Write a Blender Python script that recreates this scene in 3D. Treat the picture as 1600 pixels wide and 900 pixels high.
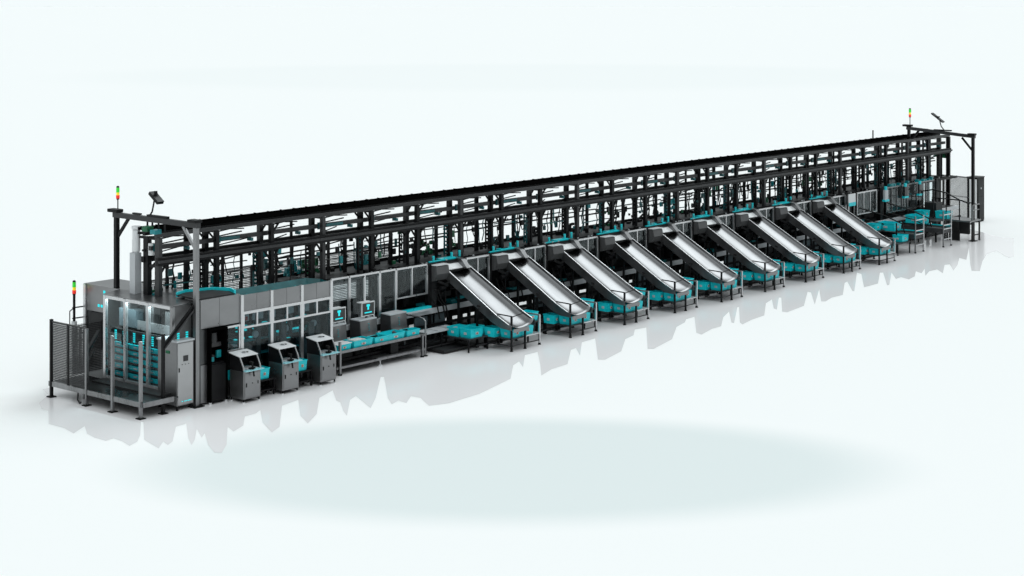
import bpy, bmesh, math, random
from mathutils import Vector, Matrix
S = bpy.context.scene
for o in list(bpy.data.objects): bpy.data.objects.remove(o)
COL = S.collection
R = math.radians

# ------------------------------------------------------------------ camera
cam_d = bpy.data.cameras.new("camera")
cam = bpy.data.objects.new("camera", cam_d); COL.objects.link(cam)
YAW = 40.34
cam.location = (-27.794, -33.865, 10.0)
cam.rotation_euler = (R(90), 0, R(-(90 - YAW) + 0.0) )
cam.rotation_euler[2] = R(-(90 - 40.34))
fw = Vector((math.cos(R(40.34)), math.sin(R(40.34)), 0))
cam.rotation_euler = fw.to_track_quat('-Z', 'Y').to_euler()
cam_d.sensor_width = 36.0
cam_d.lens = 2720.0 / 1600.0 * 36.0
cam_d.shift_y = -445.0 / 1600.0
cam_d.clip_start = 0.5; cam_d.clip_end = 20000
S.camera = cam
S.render.engine = 'CYCLES'
S.view_settings.view_transform = 'Standard'
S.view_settings.look = 'None'
S.view_settings.gamma = 1.0
S.view_settings.exposure = 0.0

# ------------------------------------------------------------------ studio light (world = white studio with a big overhead softbox)
HOR = (0.905, 0.972, 0.985)      # the white cove seen in front of the camera
OVER = 0.79                      # overhead softbox
w = bpy.data.worlds.new("World"); S.world = w; w.use_nodes = True
nt = w.node_tree; N = nt.nodes; L = nt.links; N.clear()
def wn(t, **k):
    n = N.new(t)
    for a, b in k.items(): setattr(n, a, b)
    return n
tc = wn('ShaderNodeTexCoord')
sep = wn('ShaderNodeSeparateXYZ'); L.new(tc.outputs['Generated'], sep.inputs[0])
def dotv(v):
    n = wn('ShaderNodeVectorMath', operation='DOT_PRODUCT'); n.inputs[1].default_value = v
    L.new(tc.outputs['Generated'], n.inputs[0]); return n.outputs['Value']
def ramp(src, a, b, lo, hi):
    n = wn('ShaderNodeMapRange', interpolation_type='SMOOTHSTEP')
    L.new(src, n.inputs['Value'])
    n.inputs['From Min'].default_value = a; n.inputs['From Max'].default_value = b
    n.inputs['To Min'].default_value = lo; n.inputs['To Max'].default_value = hi
    return n.outputs['Result']
def mth(op, a, b):
    n = wn('ShaderNodeMath', operation=op)
    for i, v in enumerate((a, b)):
        if isinstance(v, (int, float)): n.inputs[i].default_value = v
        else: L.new(v, n.inputs[i])
    return n.outputs[0]
front = ramp(dotv((fw.x, fw.y, 0)), 0.1, 0.75, 0.42, 1.0)          # cove: bright in front, dim behind the camera
low = ramp(sep.outputs['Z'], 0.10, 0.32, 1.0, 0.30)                # cove fades upward
cove = mth('MULTIPLY', front, low)
over = ramp(sep.outputs['Z'], 0.35, 0.65, 0.0, OVER)               # softbox overhead
over = mth('MULTIPLY', over, ramp(dotv((-fw.x, -fw.y, 0)), -0.5, 0.7, 0.5, 1.9))      # the softbox leans to the camera side
strip = ramp(dotv(Vector((0.69, 0.10, 0.71)).normalized()), 0.935, 0.990, 0.0, 4.6)   # unseen side light added to streak the steel
tot = mth('ADD', mth('ADD', cove, over), strip)
rgb = wn('ShaderNodeRGB'); rgb.outputs[0].default_value = (*HOR, 1)
bg = wn('ShaderNodeBackground'); L.new(rgb.outputs[0], bg.inputs['Color']); L.new(tot, bg.inputs['Strength'])
out = wn('ShaderNodeOutputWorld'); L.new(bg.outputs[0], out.inputs['Surface'])

# ------------------------------------------------------------------ materials
MATS = {}
def mat(name, col, rough=0.5, metal=0.0, spec=0.5, noise=0.0, nscale=(3, 3, 3), bump=0.0, emit=None, es=0.0, coat=0.0):
    m = bpy.data.materials.new(name); m.use_nodes = True
    t = m.node_tree; n = t.nodes; l = t.links
    p = n['Principled BSDF']
    p.inputs['Base Color'].default_value = (*col, 1)
    p.inputs['Roughness'].default_value = rough
    p.inputs['Metallic'].default_value = metal
    p.inputs['Specular IOR Level'].default_value = spec
    p.inputs['Coat Weight'].default_value = coat
    if emit:
        p.inputs['Emission Color'].default_value = (*emit, 1); p.inputs['Emission Strength'].default_value = es
    if noise:
        c = n.new('ShaderNodeTexCoord'); mp = n.new('ShaderNodeMapping'); mp.inputs['Scale'].default_value = nscale
        oi = n.new('ShaderNodeObjectInfo'); sc = n.new('ShaderNodeMath'); sc.operation = 'MULTIPLY'; sc.inputs[1].default_value = 60
        l.new(oi.outputs['Random'], sc.inputs[0]); ad = n.new('ShaderNodeVectorMath'); l.new(c.outputs['Object'], ad.inputs[0]); l.new(sc.outputs[0], ad.inputs[1])
        l.new(ad.outputs[0], mp.inputs[0])        # every copy gets its own wear
        z = n.new('ShaderNodeTexNoise'); z.inputs['Scale'].default_value = 1.0; z.inputs['Detail'].default_value = 5
        l.new(mp.outputs[0], z.inputs['Vector'])
        r = n.new('ShaderNodeMapRange'); l.new(z.outputs['Fac'], r.inputs['Value'])
        r.inputs['From Min'].default_value = 0.25; r.inputs['From Max'].default_value = 0.75
        r.inputs['To Min'].default_value = 1 - noise; r.inputs['To Max'].default_value = 1 + noise
        mx = n.new('ShaderNodeVectorMath'); mx.operation = 'SCALE'; mx.inputs[0].default_value = col
        l.new(r.outputs[0], mx.inputs['Scale']); l.new(mx.outputs[0], p.inputs['Base Color'])
        r2 = n.new('ShaderNodeMapRange'); l.new(z.outputs['Fac'], r2.inputs['Value'])
        r2.inputs['From Min'].default_value = 0.25; r2.inputs['From Max'].default_value = 0.75
        r2.inputs['To Min'].default_value = max(0.03, rough - 0.1); r2.inputs['To Max'].default_value = rough + 0.12
        l.new(r2.outputs[0], p.inputs['Roughness'])
        if bump:
            b = n.new('ShaderNodeBump'); b.inputs['Strength'].default_value = bump; b.inputs['Distance'].default_value = 0.01
            l.new(z.outputs['Fac'], b.inputs['Height']); l.new(b.outputs[0], p.inputs['Normal'])
    MATS[name] = m
    return m
BLACK = mat('black_powder_coat', (0.007, 0.007, 0.0078), 0.42, 0, 0.18, 0.35, (2, 2, 5))
ROOF = mat('matt_black_tray', (0.002, 0.002, 0.002), 0.9, 0, 0.0)
GREYB = mat('dark_grey_coat', (0.034, 0.034, 0.036), 0.38, 0, 0.3, 0.3, (2, 2, 4))
PANEL = mat('brushed_dark_steel', (0.25, 0.25, 0.255), 0.34, 0.9, 0.5, 0.22, (0.8, 0.8, 1.6))
HOODG = mat('hood_grey_coat', (0.10, 0.10, 0.102), 0.4, 0.2, 0.4, 0.15)
SILVER = mat('satin_silver_steel', (0.42, 0.42, 0.425), 0.34, 0.85, 0.5, 0.12, (0.8, 0.8, 2.2))
FRONT = mat('satin_grey_panel', (0.15, 0.15, 0.153), 0.5, 0.3, 0.4, 0.15)
PANELD = mat('smoked_dark_steel', (0.085, 0.088, 0.09), 0.3, 0.9, 0.5, 0.3, (0.9, 0.9, 1.2))
ALU = mat('bright_aluminium', (0.62, 0.62, 0.63), 0.3, 0.85, 0.5, 0.1, (4, 4, 2))
POLE = mat('grey_steel_post', (0.25, 0.25, 0.255), 0.3, 0.9, 0.5, 0.3, (6, 6, 1.2))
TROUGH = mat('polished_chute_steel', (0.185, 0.185, 0.19), 0.27, 1.0, 0.5, 0.14, (2.5, 0.7, 0.7))
CHSIDE = mat('dark_chute_side', (0.17, 0.172, 0.178), 0.35, 0.8, 0.5, 0.35, (1, 1.5, 1.5))
TEAL = mat('teal_plastic', (0.008, 0.62, 0.69), 0.33, 0, 0.5, 0.10, (5, 5, 5))
TEALD = mat('deep_teal_plastic', (0.004, 0.23, 0.26), 0.35, 0, 0.4, 0.35, (2, 2, 2))
TEALG = mat('teal_indicator_light', (0.01, 0.5, 0.55), 0.4, 0, 0.3, emit=(0.02, 0.75, 0.8), es=0.75)
TEALR = mat('dull_teal_paint', (0.004, 0.095, 0.105), 0.35, 0, 0.4, 0.4, (3, 3, 3))
GREEN = mat('green_circuit_board', (0.006, 0.12, 0.05), 0.4, 0, 0.4, 0.6, (14, 14, 14))
WHITE = mat('white_plastic', (0.72, 0.73, 0.74), 0.35, 0, 0.4)
PALE = mat('pale_grey_board', (0.50, 0.52, 0.54), 0.4, 0, 0.4, 0.08)
BLUEG = mat('blue_grey_sheet', (0.13, 0.17, 0.19), 0.35, 0.4, 0.4, 0.3, (1.5, 1.5, 1.5))
COUNTER = mat('pale_blue_counter', (0.30, 0.62, 0.68), 0.3, 0, 0.4)
SCREEN = mat('dark_screen', (0.01, 0.011, 0.012), 0.15, 0, 0.5)
RUBBER = mat('black_rubber', (0.008, 0.008, 0.008), 0.7, 0, 0.2)
BELT = mat('dark_belt', (0.02, 0.021, 0.022), 0.55, 0, 0.3, 0.3)
PAPER = mat('paper_stack', (0.62, 0.62, 0.60), 0.7, 0, 0.2, 0.1)
REDP = mat('red_plastic', (0.5, 0.02, 0.01), 0.4)
ORANGE = mat('orange_knob', (0.45, 0.14, 0.06), 0.4)
LRED = mat('red_lamp_lens', (0.75, 0.02, 0.01), 0.25, 0, 0.5, emit=(1, 0.03, 0.01), es=0.35)
LYEL = mat('yellow_lamp_lens', (0.85, 0.6, 0.01), 0.25, 0, 0.5, emit=(1, 0.75, 0.02), es=0.35)
LGRN = mat('green_lamp_lens', (0.02, 0.5, 0.02), 0.25, 0, 0.5, emit=(0.05, 0.9, 0.05), es=0.3)

def glass(name, tint, trans, rough=0.06):
    m = bpy.data.materials.new(name); m.use_nodes = True
    n = m.node_tree.nodes; l = m.node_tree.links; n.clear()
    o = n.new('ShaderNodeOutputMaterial'); a = n.new('ShaderNodeBsdfTransparent'); a.inputs[0].default_value = (*tint, 1)
    g = n.new('ShaderNodeBsdfGlossy'); g.inputs[0].default_value = (0.8, 0.85, 0.86, 1); g.inputs['Roughness'].default_value = rough
    f = n.new('ShaderNodeLayerWeight'); f.inputs['Blend'].default_value = 0.5
    pw = n.new('ShaderNodeMath'); pw.operation = 'POWER'; l.new(f.outputs['Facing'], pw.inputs[0]); pw.inputs[1].default_value = 4.0
    fm = n.new('ShaderNodeMath'); fm.operation = 'MULTIPLY_ADD'; fm.inputs[1].default_value = 0.5; fm.inputs[2].default_value = trans
    l.new(pw.outputs[0], fm.inputs[0])
    x = n.new('ShaderNodeMixShader'); l.new(fm.outputs[0], x.inputs[0]); l.new(a.outputs[0], x.inputs[1]); l.new(g.outputs[0], x.inputs[2])
    l.new(x.outputs[0], o.inputs[0])
    return m
GLASS = glass('smoked_glass', (0.70, 0.77, 0.79), 0.025)
GLASSC = glass('clear_guard_glass', (0.86, 0.90, 0.91), 0.03)

def mesh_mat():
    m = bpy.data.materials.new('black_wire_mesh'); m.use_nodes = True
    n = m.node_tree.nodes; l = m.node_tree.links
    p = n['Principled BSDF']; p.inputs['Base Color'].default_value = (0.12, 0.12, 0.123, 1); p.inputs['Roughness'].default_value = 0.4
    return m
WIRE = mesh_mat()

# ------------------------------------------------------------------ mesh builder
class MB:
    def __init__(s): s.v = []; s.f = []; s.sm = []; s.chunks = []
    def _add(s, vs, fs, smooth=False):
        s.chunks.append(([tuple(v) for v in vs], fs)); b = len(s.v); s.v += [tuple(v) for v in vs]; s.f += [tuple(b + i for i in f) for f in fs]; s.sm += [smooth] * len(fs)
        return s
    def box(s, x0, x1, y0, y1, z0, z1):
        v = [(x, y, z) for z in (z0, z1) for y in (y0, y1) for x in (x0, x1)]
        return s._add(v, [(0, 2, 3, 1), (4, 5, 7, 6), (0, 1, 5, 4), (2, 6, 7, 3), (0, 4, 6, 2), (1, 3, 7, 5)])
    def bar(s, p, q, w, h=None):
        h = h or w
        p = Vector(p); q = Vector(q); d = (q - p).normalized()
        up = Vector((0, 0, 1)) if abs(d.z) < 0.95 else Vector((0, 1, 0))
        a = d.cross(up).normalized(); b = a.cross(d).normalized()
        v = [e + a * (i * w / 2) + b * (j * h / 2) for e in (p, q) for (i, j) in ((-1, -1), (1, -1), (1, 1), (-1, 1))]
        return s._add(v, [(3, 2, 1, 0), (4, 5, 6, 7), (0, 1, 5, 4), (1, 2, 6, 5), (2, 3, 7, 6), (3, 0, 4, 7)])
    def cyl(s, p, q, r, n=10, r2=None):
        r2 = r if r2 is None else r2
        p = Vector(p); q = Vector(q); d = (q - p).normalized()
        up = Vector((0, 0, 1)) if abs(d.z) < 0.95 else Vector((0, 1, 0))
        a = d.cross(up).normalized(); b = a.cross(d).normalized()
        v = []
        for e, rr in ((p, r), (q, r2)):
            for i in range(n):
                t = 2 * math.pi * i / n; v.append(e + (a * math.cos(t) + b * math.sin(t)) * rr)
        s._add(v, [(i, (i + 1) % n, n + (i + 1) % n, n + i) for i in range(n)], True)
        return s._add(v, [tuple(range(n - 1, -1, -1)), tuple(range(n, 2 * n))])
    def tube(s, pts, r, n=6):
        for a, b in zip(pts, pts[1:]): s.cyl(a, b, r, n)
        return s
    def prism(s, poly, axis, a, b):      # poly: 2-D outline, extruded along axis ('x': poly=(y,z); 'y': (x,z); 'z': (x,y))
        def mk(p, t):
            return {'x': (t, p[0], p[1]), 'y': (p[0], t, p[1]), 'z': (p[0], p[1], t)}[axis]
        n = len(poly); v = [mk(p, a) for p in poly] + [mk(p, b) for p in poly]
        return s._add(v, [tuple(range(n - 1, -1, -1)), tuple(range(n, 2 * n))] + [(i, (i + 1) % n, n + (i + 1) % n, n + i) for i in range(n)])
    def loft(s, rows, smooth=True, close=False):
        n = len(rows[0]); v = [p for r in rows for p in r]; f = []
        for i in range(len(rows) - 1):
            for j in range(n - (0 if close else 1)):
                k = (j + 1) % n
                f.append((i * n + j, i * n + k, (i + 1) * n + k, (i + 1) * n + j))
        return s._add(v, f, smooth)
    def build(s, name, m, parent=None, bevel=0.0, solid=0.0):
        me = bpy.data.meshes.new(name); me.from_pydata(s.v, [], s.f)
        me.polygons.foreach_set('use_smooth', s.sm)
        bm = bmesh.new(); bm.from_mesh(me); bmesh.ops.recalc_face_normals(bm, faces=bm.faces[:])
        if bevel:
            bmesh.ops.remove_doubles(bm, verts=bm.verts[:], dist=1e-5)
            bmesh.ops.bevel(bm, geom=[e for e in bm.edges if len(e.link_faces) == 2 and e.calc_face_angle() > 0.6], offset=bevel, segments=2, affect='EDGES', profile=0.5)
        bm.to_mesh(me); bm.free(); me.update()
        me.materials.append(m)
        o = bpy.data.objects.new(name, me); COL.objects.link(o)
        if parent is not None: o.parent = parent
        if solid:
            md = o.modifiers.new('solid', 'SOLIDIFY'); md.thickness = solid; md.offset = 0
        return o
def tag(o, label=None, cat=None, group=None, kind=None):
    if label: o['label'] = label
    if cat: o['category'] = cat
    if group: o['group'] = group
    if kind: o['kind'] = kind
    return o
def thing(name, label, cat, loc=(0, 0, 0), group=None, rz=0):
    o = bpy.data.objects.new(name, None); COL.objects.link(o)
    o.location = loc; o.rotation_euler = (0, 0, rz); o.empty_display_size = 0.2
    return tag(o, label, cat, group)
KIDS = {}
def kids(o): return [c for c in bpy.data.objects if c.parent == o]
def copy_tree(o, loc=None, label=None, parent=None):
    c = o.copy(); COL.objects.link(c); c.parent = parent
    if loc is not None: c.location = loc
    if label: c['label'] = label
    for k in kids(o): copy_tree(k, None, None, c)
    return c
ORD = ['first', 'second', 'third', 'fourth', 'fifth', 'sixth', 'seventh', 'eighth', 'ninth']
def wiremesh(b, p, u, v, lu, lv, step, t=0.008):     # woven wire as thin strips in the plane p + u*a + v*b
    p = Vector(p); u = Vector(u).normalized(); v = Vector(v).normalized()
    n = max(1, int(lu / step))
    for i in range(1, n): b.bar(p + u * (lu * i / n), p + u * (lu * i / n) + v * lv, t * .6)
    n = max(1, int(lv / step))
    for i in range(1, n): b.bar(p + v * (lv * i / n), p + v * (lv * i / n) + u * lu, t)
rnd = random.Random(5)
def absloc(o):
    v = Vector((0, 0, 0))
    while o is not None: v += o.location; o = o.parent
    return v
def wb(b, name, m, parent, **k):         # build from world coordinates under an unrotated parent
    off = absloc(parent); b.v = [(x - off.x, y - off.y, z - off.z) for x, y, z in b.v]
    return b.build(name, m, parent, **k)

def wsplit(b, name, m, parent):         # every chunk of the builder becomes a part of its own
    r = None; off = absloc(parent)
    for vs, fs in b.chunks:
        c = MB(); c._add([(x - off.x, y - off.y, z - off.z) for x, y, z in vs], fs); r = c.build(name, m, parent)
    return r
# ================================================================== SETTING
FCOL = (0.93, 0.93, 0.925)
def floor_material():
    m = bpy.data.materials.new('white_studio_floor'); m.use_nodes = True
    n = m.node_tree.nodes; l = m.node_tree.links; p = n['Principled BSDF']
    p.inputs['Roughness'].default_value = 0.6; p.inputs['Specular IOR Level'].default_value = 0.0
    c = n.new('ShaderNodeTexCoord'); col = None
    # (centre, half length, half width, turn, inner, outer, colour): a pale teal graphic shadow and a faint far stripe painted into the floor colour
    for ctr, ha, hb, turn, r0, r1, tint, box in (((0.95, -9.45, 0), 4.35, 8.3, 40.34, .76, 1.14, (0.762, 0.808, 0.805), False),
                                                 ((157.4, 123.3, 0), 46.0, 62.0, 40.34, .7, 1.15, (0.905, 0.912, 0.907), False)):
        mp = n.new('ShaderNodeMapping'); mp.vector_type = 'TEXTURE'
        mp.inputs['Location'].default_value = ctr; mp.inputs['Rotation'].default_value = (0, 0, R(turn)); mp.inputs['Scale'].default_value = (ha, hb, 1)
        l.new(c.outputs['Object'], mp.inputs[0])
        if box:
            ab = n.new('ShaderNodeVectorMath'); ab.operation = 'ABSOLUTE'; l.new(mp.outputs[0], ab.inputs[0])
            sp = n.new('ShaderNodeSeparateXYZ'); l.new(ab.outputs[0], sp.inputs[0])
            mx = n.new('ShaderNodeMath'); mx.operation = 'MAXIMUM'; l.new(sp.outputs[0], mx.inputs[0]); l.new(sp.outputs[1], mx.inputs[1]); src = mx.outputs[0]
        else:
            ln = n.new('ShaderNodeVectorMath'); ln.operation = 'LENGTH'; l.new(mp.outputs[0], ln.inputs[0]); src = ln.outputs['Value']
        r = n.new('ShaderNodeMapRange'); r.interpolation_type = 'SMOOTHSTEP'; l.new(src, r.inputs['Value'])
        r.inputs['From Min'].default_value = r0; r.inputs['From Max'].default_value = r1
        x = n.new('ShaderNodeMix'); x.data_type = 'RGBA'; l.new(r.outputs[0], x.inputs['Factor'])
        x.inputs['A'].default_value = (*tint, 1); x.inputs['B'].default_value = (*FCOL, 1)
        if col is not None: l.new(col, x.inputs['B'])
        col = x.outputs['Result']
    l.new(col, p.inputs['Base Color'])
    return m
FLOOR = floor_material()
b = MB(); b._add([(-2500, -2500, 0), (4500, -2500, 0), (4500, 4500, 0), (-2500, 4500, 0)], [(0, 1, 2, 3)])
fl = b.build('floor', FLOOR); tag(fl, 'seamless white studio floor with a painted pale teal shadow oval in front of the machine', 'floor', kind='structure')

# grey glossy floor sheet with the machine's reflections drawn into its ragged edge
PATCH = [(-2.28,3.32),(-2.60,2.74),(-2.61,2.45),(-3.39,1.31),(-3.39,0.69),(-3.56,0.08),(-2.97,0.47),(-3.36,-0.16),(-3.48,-0.61),(-3.49,-1.05),(-3.23,-0.99),(-3.26,-1.33),(-3.42,-1.84),(-3.06,-1.65),(-2.65,-1.22),(-1.83,-0.18),(-1.83,-0.28),(-2.85,-1.62),(-3.14,-2.52),(-2.68,-2.10),(-2.81,-2.43),(-2.54,-2.26),(-1.61,-1.22),(-1.25,-1.16),(-2.12,-2.30),(-2.48,-2.86),(-2.10,-2.51),(-1.41,-1.74),(-1.88,-2.49),(-1.57,-2.22),(-2.20,-3.10),(-2.55,-3.73),(-2.48,-3.90),(-1.93,-3.42),(-0.82,-2.15),(-1.03,-2.61),(-0.50,-2.34),(0.12,-1.68),(0.51,-1.64),(0.80,-1.47),(0.00,-2.45),(-0.51,-3.36),(-0.03,-3.09),(1.47,-1.52),(2.16,-1.36),(1.03,-2.66),(0.62,-3.36),(1.42,-2.82),(2.65,-1.61),(3.48,-1.23),(2.73,-2.14),(2.65,-2.37),(2.07,-3.07),(1.76,-3.52),(3.00,-2.36),(3.40,-2.16),(3.14,-2.63),(2.70,-3.39),(3.57,-2.70),(5.43,-1.04),(5.49,-1.11),(3.77,-2.93),(3.33,-3.50),(3.74,-3.33),(3.67,-3.68),(4.31,-3.23),(4.31,-3.56),(3.83,-4.30),(4.36,-4.50),(5.66,-4.38),(7.50,-3.84),(8.86,-2.78),(9.36,-2.57),(8.84,-3.15),(10.14,-2.13),(10.72,-2.12),(9.40,-3.30),(8.34,-4.21),(9.15,-3.91),(9.96,-3.82),(11.56,-2.67),(11.87,-2.61),(11.08,-3.38),(12.66,-2.21),(13.38,-2.15),(10.99,-4.09),(11.12,-4.25),(12.35,-3.89),(13.88,-2.90),(14.52,-2.73),(15.29,-2.21),(15.78,-2.29),(13.14,-4.25),(13.26,-4.39),(14.78,-3.96),(16.47,-2.94),(17.26,-2.70),(17.74,-2.42),(18.28,-2.37),(16.08,-3.94),(15.93,-4.23),(16.91,-3.95),(17.45,-3.93),(18.78,-3.13),(19.77,-2.70),(18.20,-3.82),(18.16,-3.94),(20.65,-2.45),(20.69,-2.49),(18.37,-4.02),(18.15,-4.26),(18.98,-4.05),(19.92,-3.94),(21.89,-2.77),(22.66,-2.52),(21.22,-3.49),(21.08,-3.69),(23.14,-2.50),(23.20,-2.56),(20.89,-4.01),(20.89,-4.20),(22.28,-3.99),(24.81,-2.63),(24.76,-2.79),(22.72,-4.14),(25.54,-2.66),(23.41,-3.98),(23.50,-4.10),(24.31,-3.87),(25.01,-3.89),(27.35,-2.64),(27.66,-2.57),(25.93,-3.75),(25.97,-3.80),(29.74,-1.80),(29.57,-2.08),(26.92,-3.65),(27.99,-3.62),(30.29,-2.45),(30.37,-2.54),(27.82,-4.07),(28.00,-4.06),(30.57,-2.78),(29.32,-3.62),(29.84,-3.55),(29.54,-4.02),(30.30,-3.86),(31.44,-3.32),(31.15,-3.70),(32.22,-3.28),(30.69,-4.09),(31.76,-3.70),(32.38,-3.71),(31.66,-4.30),(33.60,-3.41),(33.87,-3.49),(32.49,-4.32),(33.91,-3.79),(35.67,-3.01),(35.37,-3.45),(38.58,-2.02),(34.23,-4.16),(32.92,-4.84),(33.04,-5.11),(35.46,-4.08),(37.35,-3.38),(38.44,-3.28),(37.44,-4.03),(36.92,-4.49),(37.38,-4.49),(42.53,-2.17),(42.24,-1.84),(42.69,-1.11),(43.41,-0.33),(44.50,1.20),(43.00,2.90),(5.00,2.90),(0.00,4.40),(-1.30,4.60),(-1.59,3.93)]
SHEET = bpy.data.materials.new('pale_grey_gloss_floor'); SHEET.use_nodes = True
p_ = SHEET.node_tree.nodes['Principled BSDF']
p_.inputs['Base Color'].default_value = (0.90, 0.878, 0.886, 1); p_.inputs['Roughness'].default_value = 0.14
p_.inputs['Specular IOR Level'].default_value = 0.14
b = MB(); b._add([(x, y, 0) for x, y in PATCH], [tuple(range(len(PATCH)))])
sh = b.build('floor_reflection_sheet', SHEET); sh.location = (0, 0, 0.004)
tag(sh, 'glossy pale grey floor sheet with reflection lobes drawn into its edge under the machine', 'floor', kind='structure')

# ================================================================== MAIN RACK
XE = 43.8; NB = 23; PITCH = XE / NB
Y1, Y2 = 1.5, 1.95
rack = thing('sorting_rack', 'long tall black steel rack of the sorting machine with its many columns and rails', 'rack', (21.4, 1.7, 0))
for k in range(NB + 1):
    x = k * PITCH
    for y, wd in ((Y1, 0.115), (Y2, 0.13)):
        e = 0.1 if k in (0, NB) else 0.0
        b = MB().box(x - wd / 2, x + wd / 2, y - wd / 2 - e / 2, y + wd / 2, 0.05, 4.06)
        c = wb(b, 'column', BLACK if (k + (y > 1.7)) % 3 else GREYB, rack)
        b = MB()
        for sx in (-1, 1):                                     # knee braces make the arched openings
            if 0 <= x + sx * 0.4 <= XE:
                b.bar((x + sx * 0.05, y, 3.10), (x + sx * 0.26, y, 3.36), 0.045, 0.04)
                if (k + sx) % 3 == 0: b.bar((x + sx * 0.05, y, 3.82), (x + sx * 0.26, y, 4.04), 0.04, 0.04)
        if b.v: wsplit(b, 'knee_brace', BLACK, c)
for y, z0, z1, m_ in ((Y1 - .02, 4.07, 4.165, GREYB), (Y2, 4.09, 4.165, BLACK), (Y2 + .2, 4.10, 4.16, BLACK),
                      (Y1 - .08, 3.36, 3.56, BLACK), (Y2 + .05, 3.40, 3.55, BLACK), (Y1 + .2, 3.73, 3.84, GREYB), (Y2 + .02, 3.68, 3.73, BLACK)):
    wb(MB().box(-.1, XE + .08, y - .05, y + .05, z0, z1), 'long_rail', m_, rack)
wb(MB().box(-.1, XE + .08, Y1 - .19, Y1 - .135, 3.43, 3.50), 'long_rail', GREYB, rack)
# roof tray
b = MB().box(-.1, XE - .25, Y1 + .05, 2.20, 4.215, 4.235)
b.box(-.1, XE - .25, 2.18, 2.21, 4.235, 4.28)
for k in range(NB * 4):
    x = k * XE / (NB * 4); b.box(x, x + .03, 2.14, 2.22, 4.27, 4.295)
wb(b, 'roof_tray', ROOF, rack)
for k in range(NB + 1):
    x = k * PITCH
    b = MB()
    b.box(x - .05, x + .05, Y1, 2.2, 4.0, 4.055); b.box(x - .04, x + .04, Y1, Y2, 3.3, 3.36)
    wb(b, 'cross_beam', BLACK, rack)
    if k < NB:
        b = MB()
        b.bar((x + .1, Y1, 4.03), (x + PITCH - .1, 2.15, 4.03), 0.035); b.bar((x + .1, 2.15, 4.02), (x + PITCH * .5, Y1, 4.02), 0.03)
        b.bar((x + .15, Y1 + .2, 3.86), (x + PITCH * .7, Y2 + .1, 3.86), 0.03)
        wb(b, 'diagonal_brace', BLACK, rack)
# thin posts, mid rails, lift masts and drives between the stations
for k in range(NB):
    x = k * PITCH
    for fx, y, wd in ((rnd.uniform(.36, .44), 2.12, .07), (rnd.uniform(.6, .72), 2.0, rnd.choice((.06, .11, .14))), (rnd.uniform(.78, .86), 1.62, .06)):
        xx = x + fx * PITCH
        wb(MB().box(xx - wd / 2, xx + wd / 2, y - .03, y + .03, 2.3, rnd.choice((3.42, 3.42, 3.42, 4.05))), 'thin_post', BLACK, rack)
    b = MB()
    if k > 1:
        z = rnd.choice((2.78, 2.86, 2.94)); b.box(x, x + PITCH, 2.1, 2.14, z, z + .045)
        z += rnd.uniform(.1, .16); b.bar((x, 2.2, z), (x + PITCH, 2.2, z + rnd.uniform(-.02, .04)), .035)
        if k % 3: b.bar((x + .3, 2.05, 2.45), (x + rnd.uniform(.7, 1.0), 2.05, 2.8), .05)
        if k > 11: b.bar((x, 2.16, 3.1), (x + PITCH, 2.16, 3.06), .04)
    if b.v: wb(b, 'mid_rail', BLACK, rack)
    xx = x + rnd.uniform(.80, .9) * PITCH
    b = MB().box(xx - .02, xx + .02, 1.84, 1.88, 2.35, 3.35)
    for j in range(8): b.box(xx + .03, xx + .03 + rnd.uniform(.03, .09), 1.8, 1.9, 2.4 + j * .12, 2.4 + j * .12 + rnd.uniform(.03, .08))
    wb(b, 'lift_chain', TEALR if k % 2 else BLACK, rack)
    b = MB(); xx = x + rnd.uniform(.1, .2)
    for j in range(rnd.randint(3, 6)):
        z = rnd.uniform(2.35, 2.95); a = xx + rnd.uniform(0, .35)
        b.box(a, a + rnd.uniform(.05, .14), 1.98, 2.06, z, z + rnd.uniform(.05, .2))
    wsplit(b, 'drive_unit', rnd.choice((BLACK, TEALR, TEALD, GREEN, GREYB)), rack)
    b = MB()
    a = x + rnd.uniform(-.1, .15); b.box(a, a + rnd.uniform(.08, .22), Y1 + .13, Y1 + .17, 3.70, 3.89)
    a = x + rnd.uniform(.9, 1.2); b.box(a, a + rnd.uniform(.05, .1), Y1 - .02, Y1 + .15, 3.66, 3.74)
    wsplit(b, 'sensor_box', TEALR, rack)
    pts = []; sx = x + rnd.uniform(.2, 1.4)
    for j in range(9):
        t = j / 8; pts.append((sx + .35 * t, 1.9 + .1 * t, 3.34 - .55 * t - .25 * math.sin(math.pi * t)))
    wb(MB().tube(pts, .016, 5), 'hanging_cable', RUBBER, rack)
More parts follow.
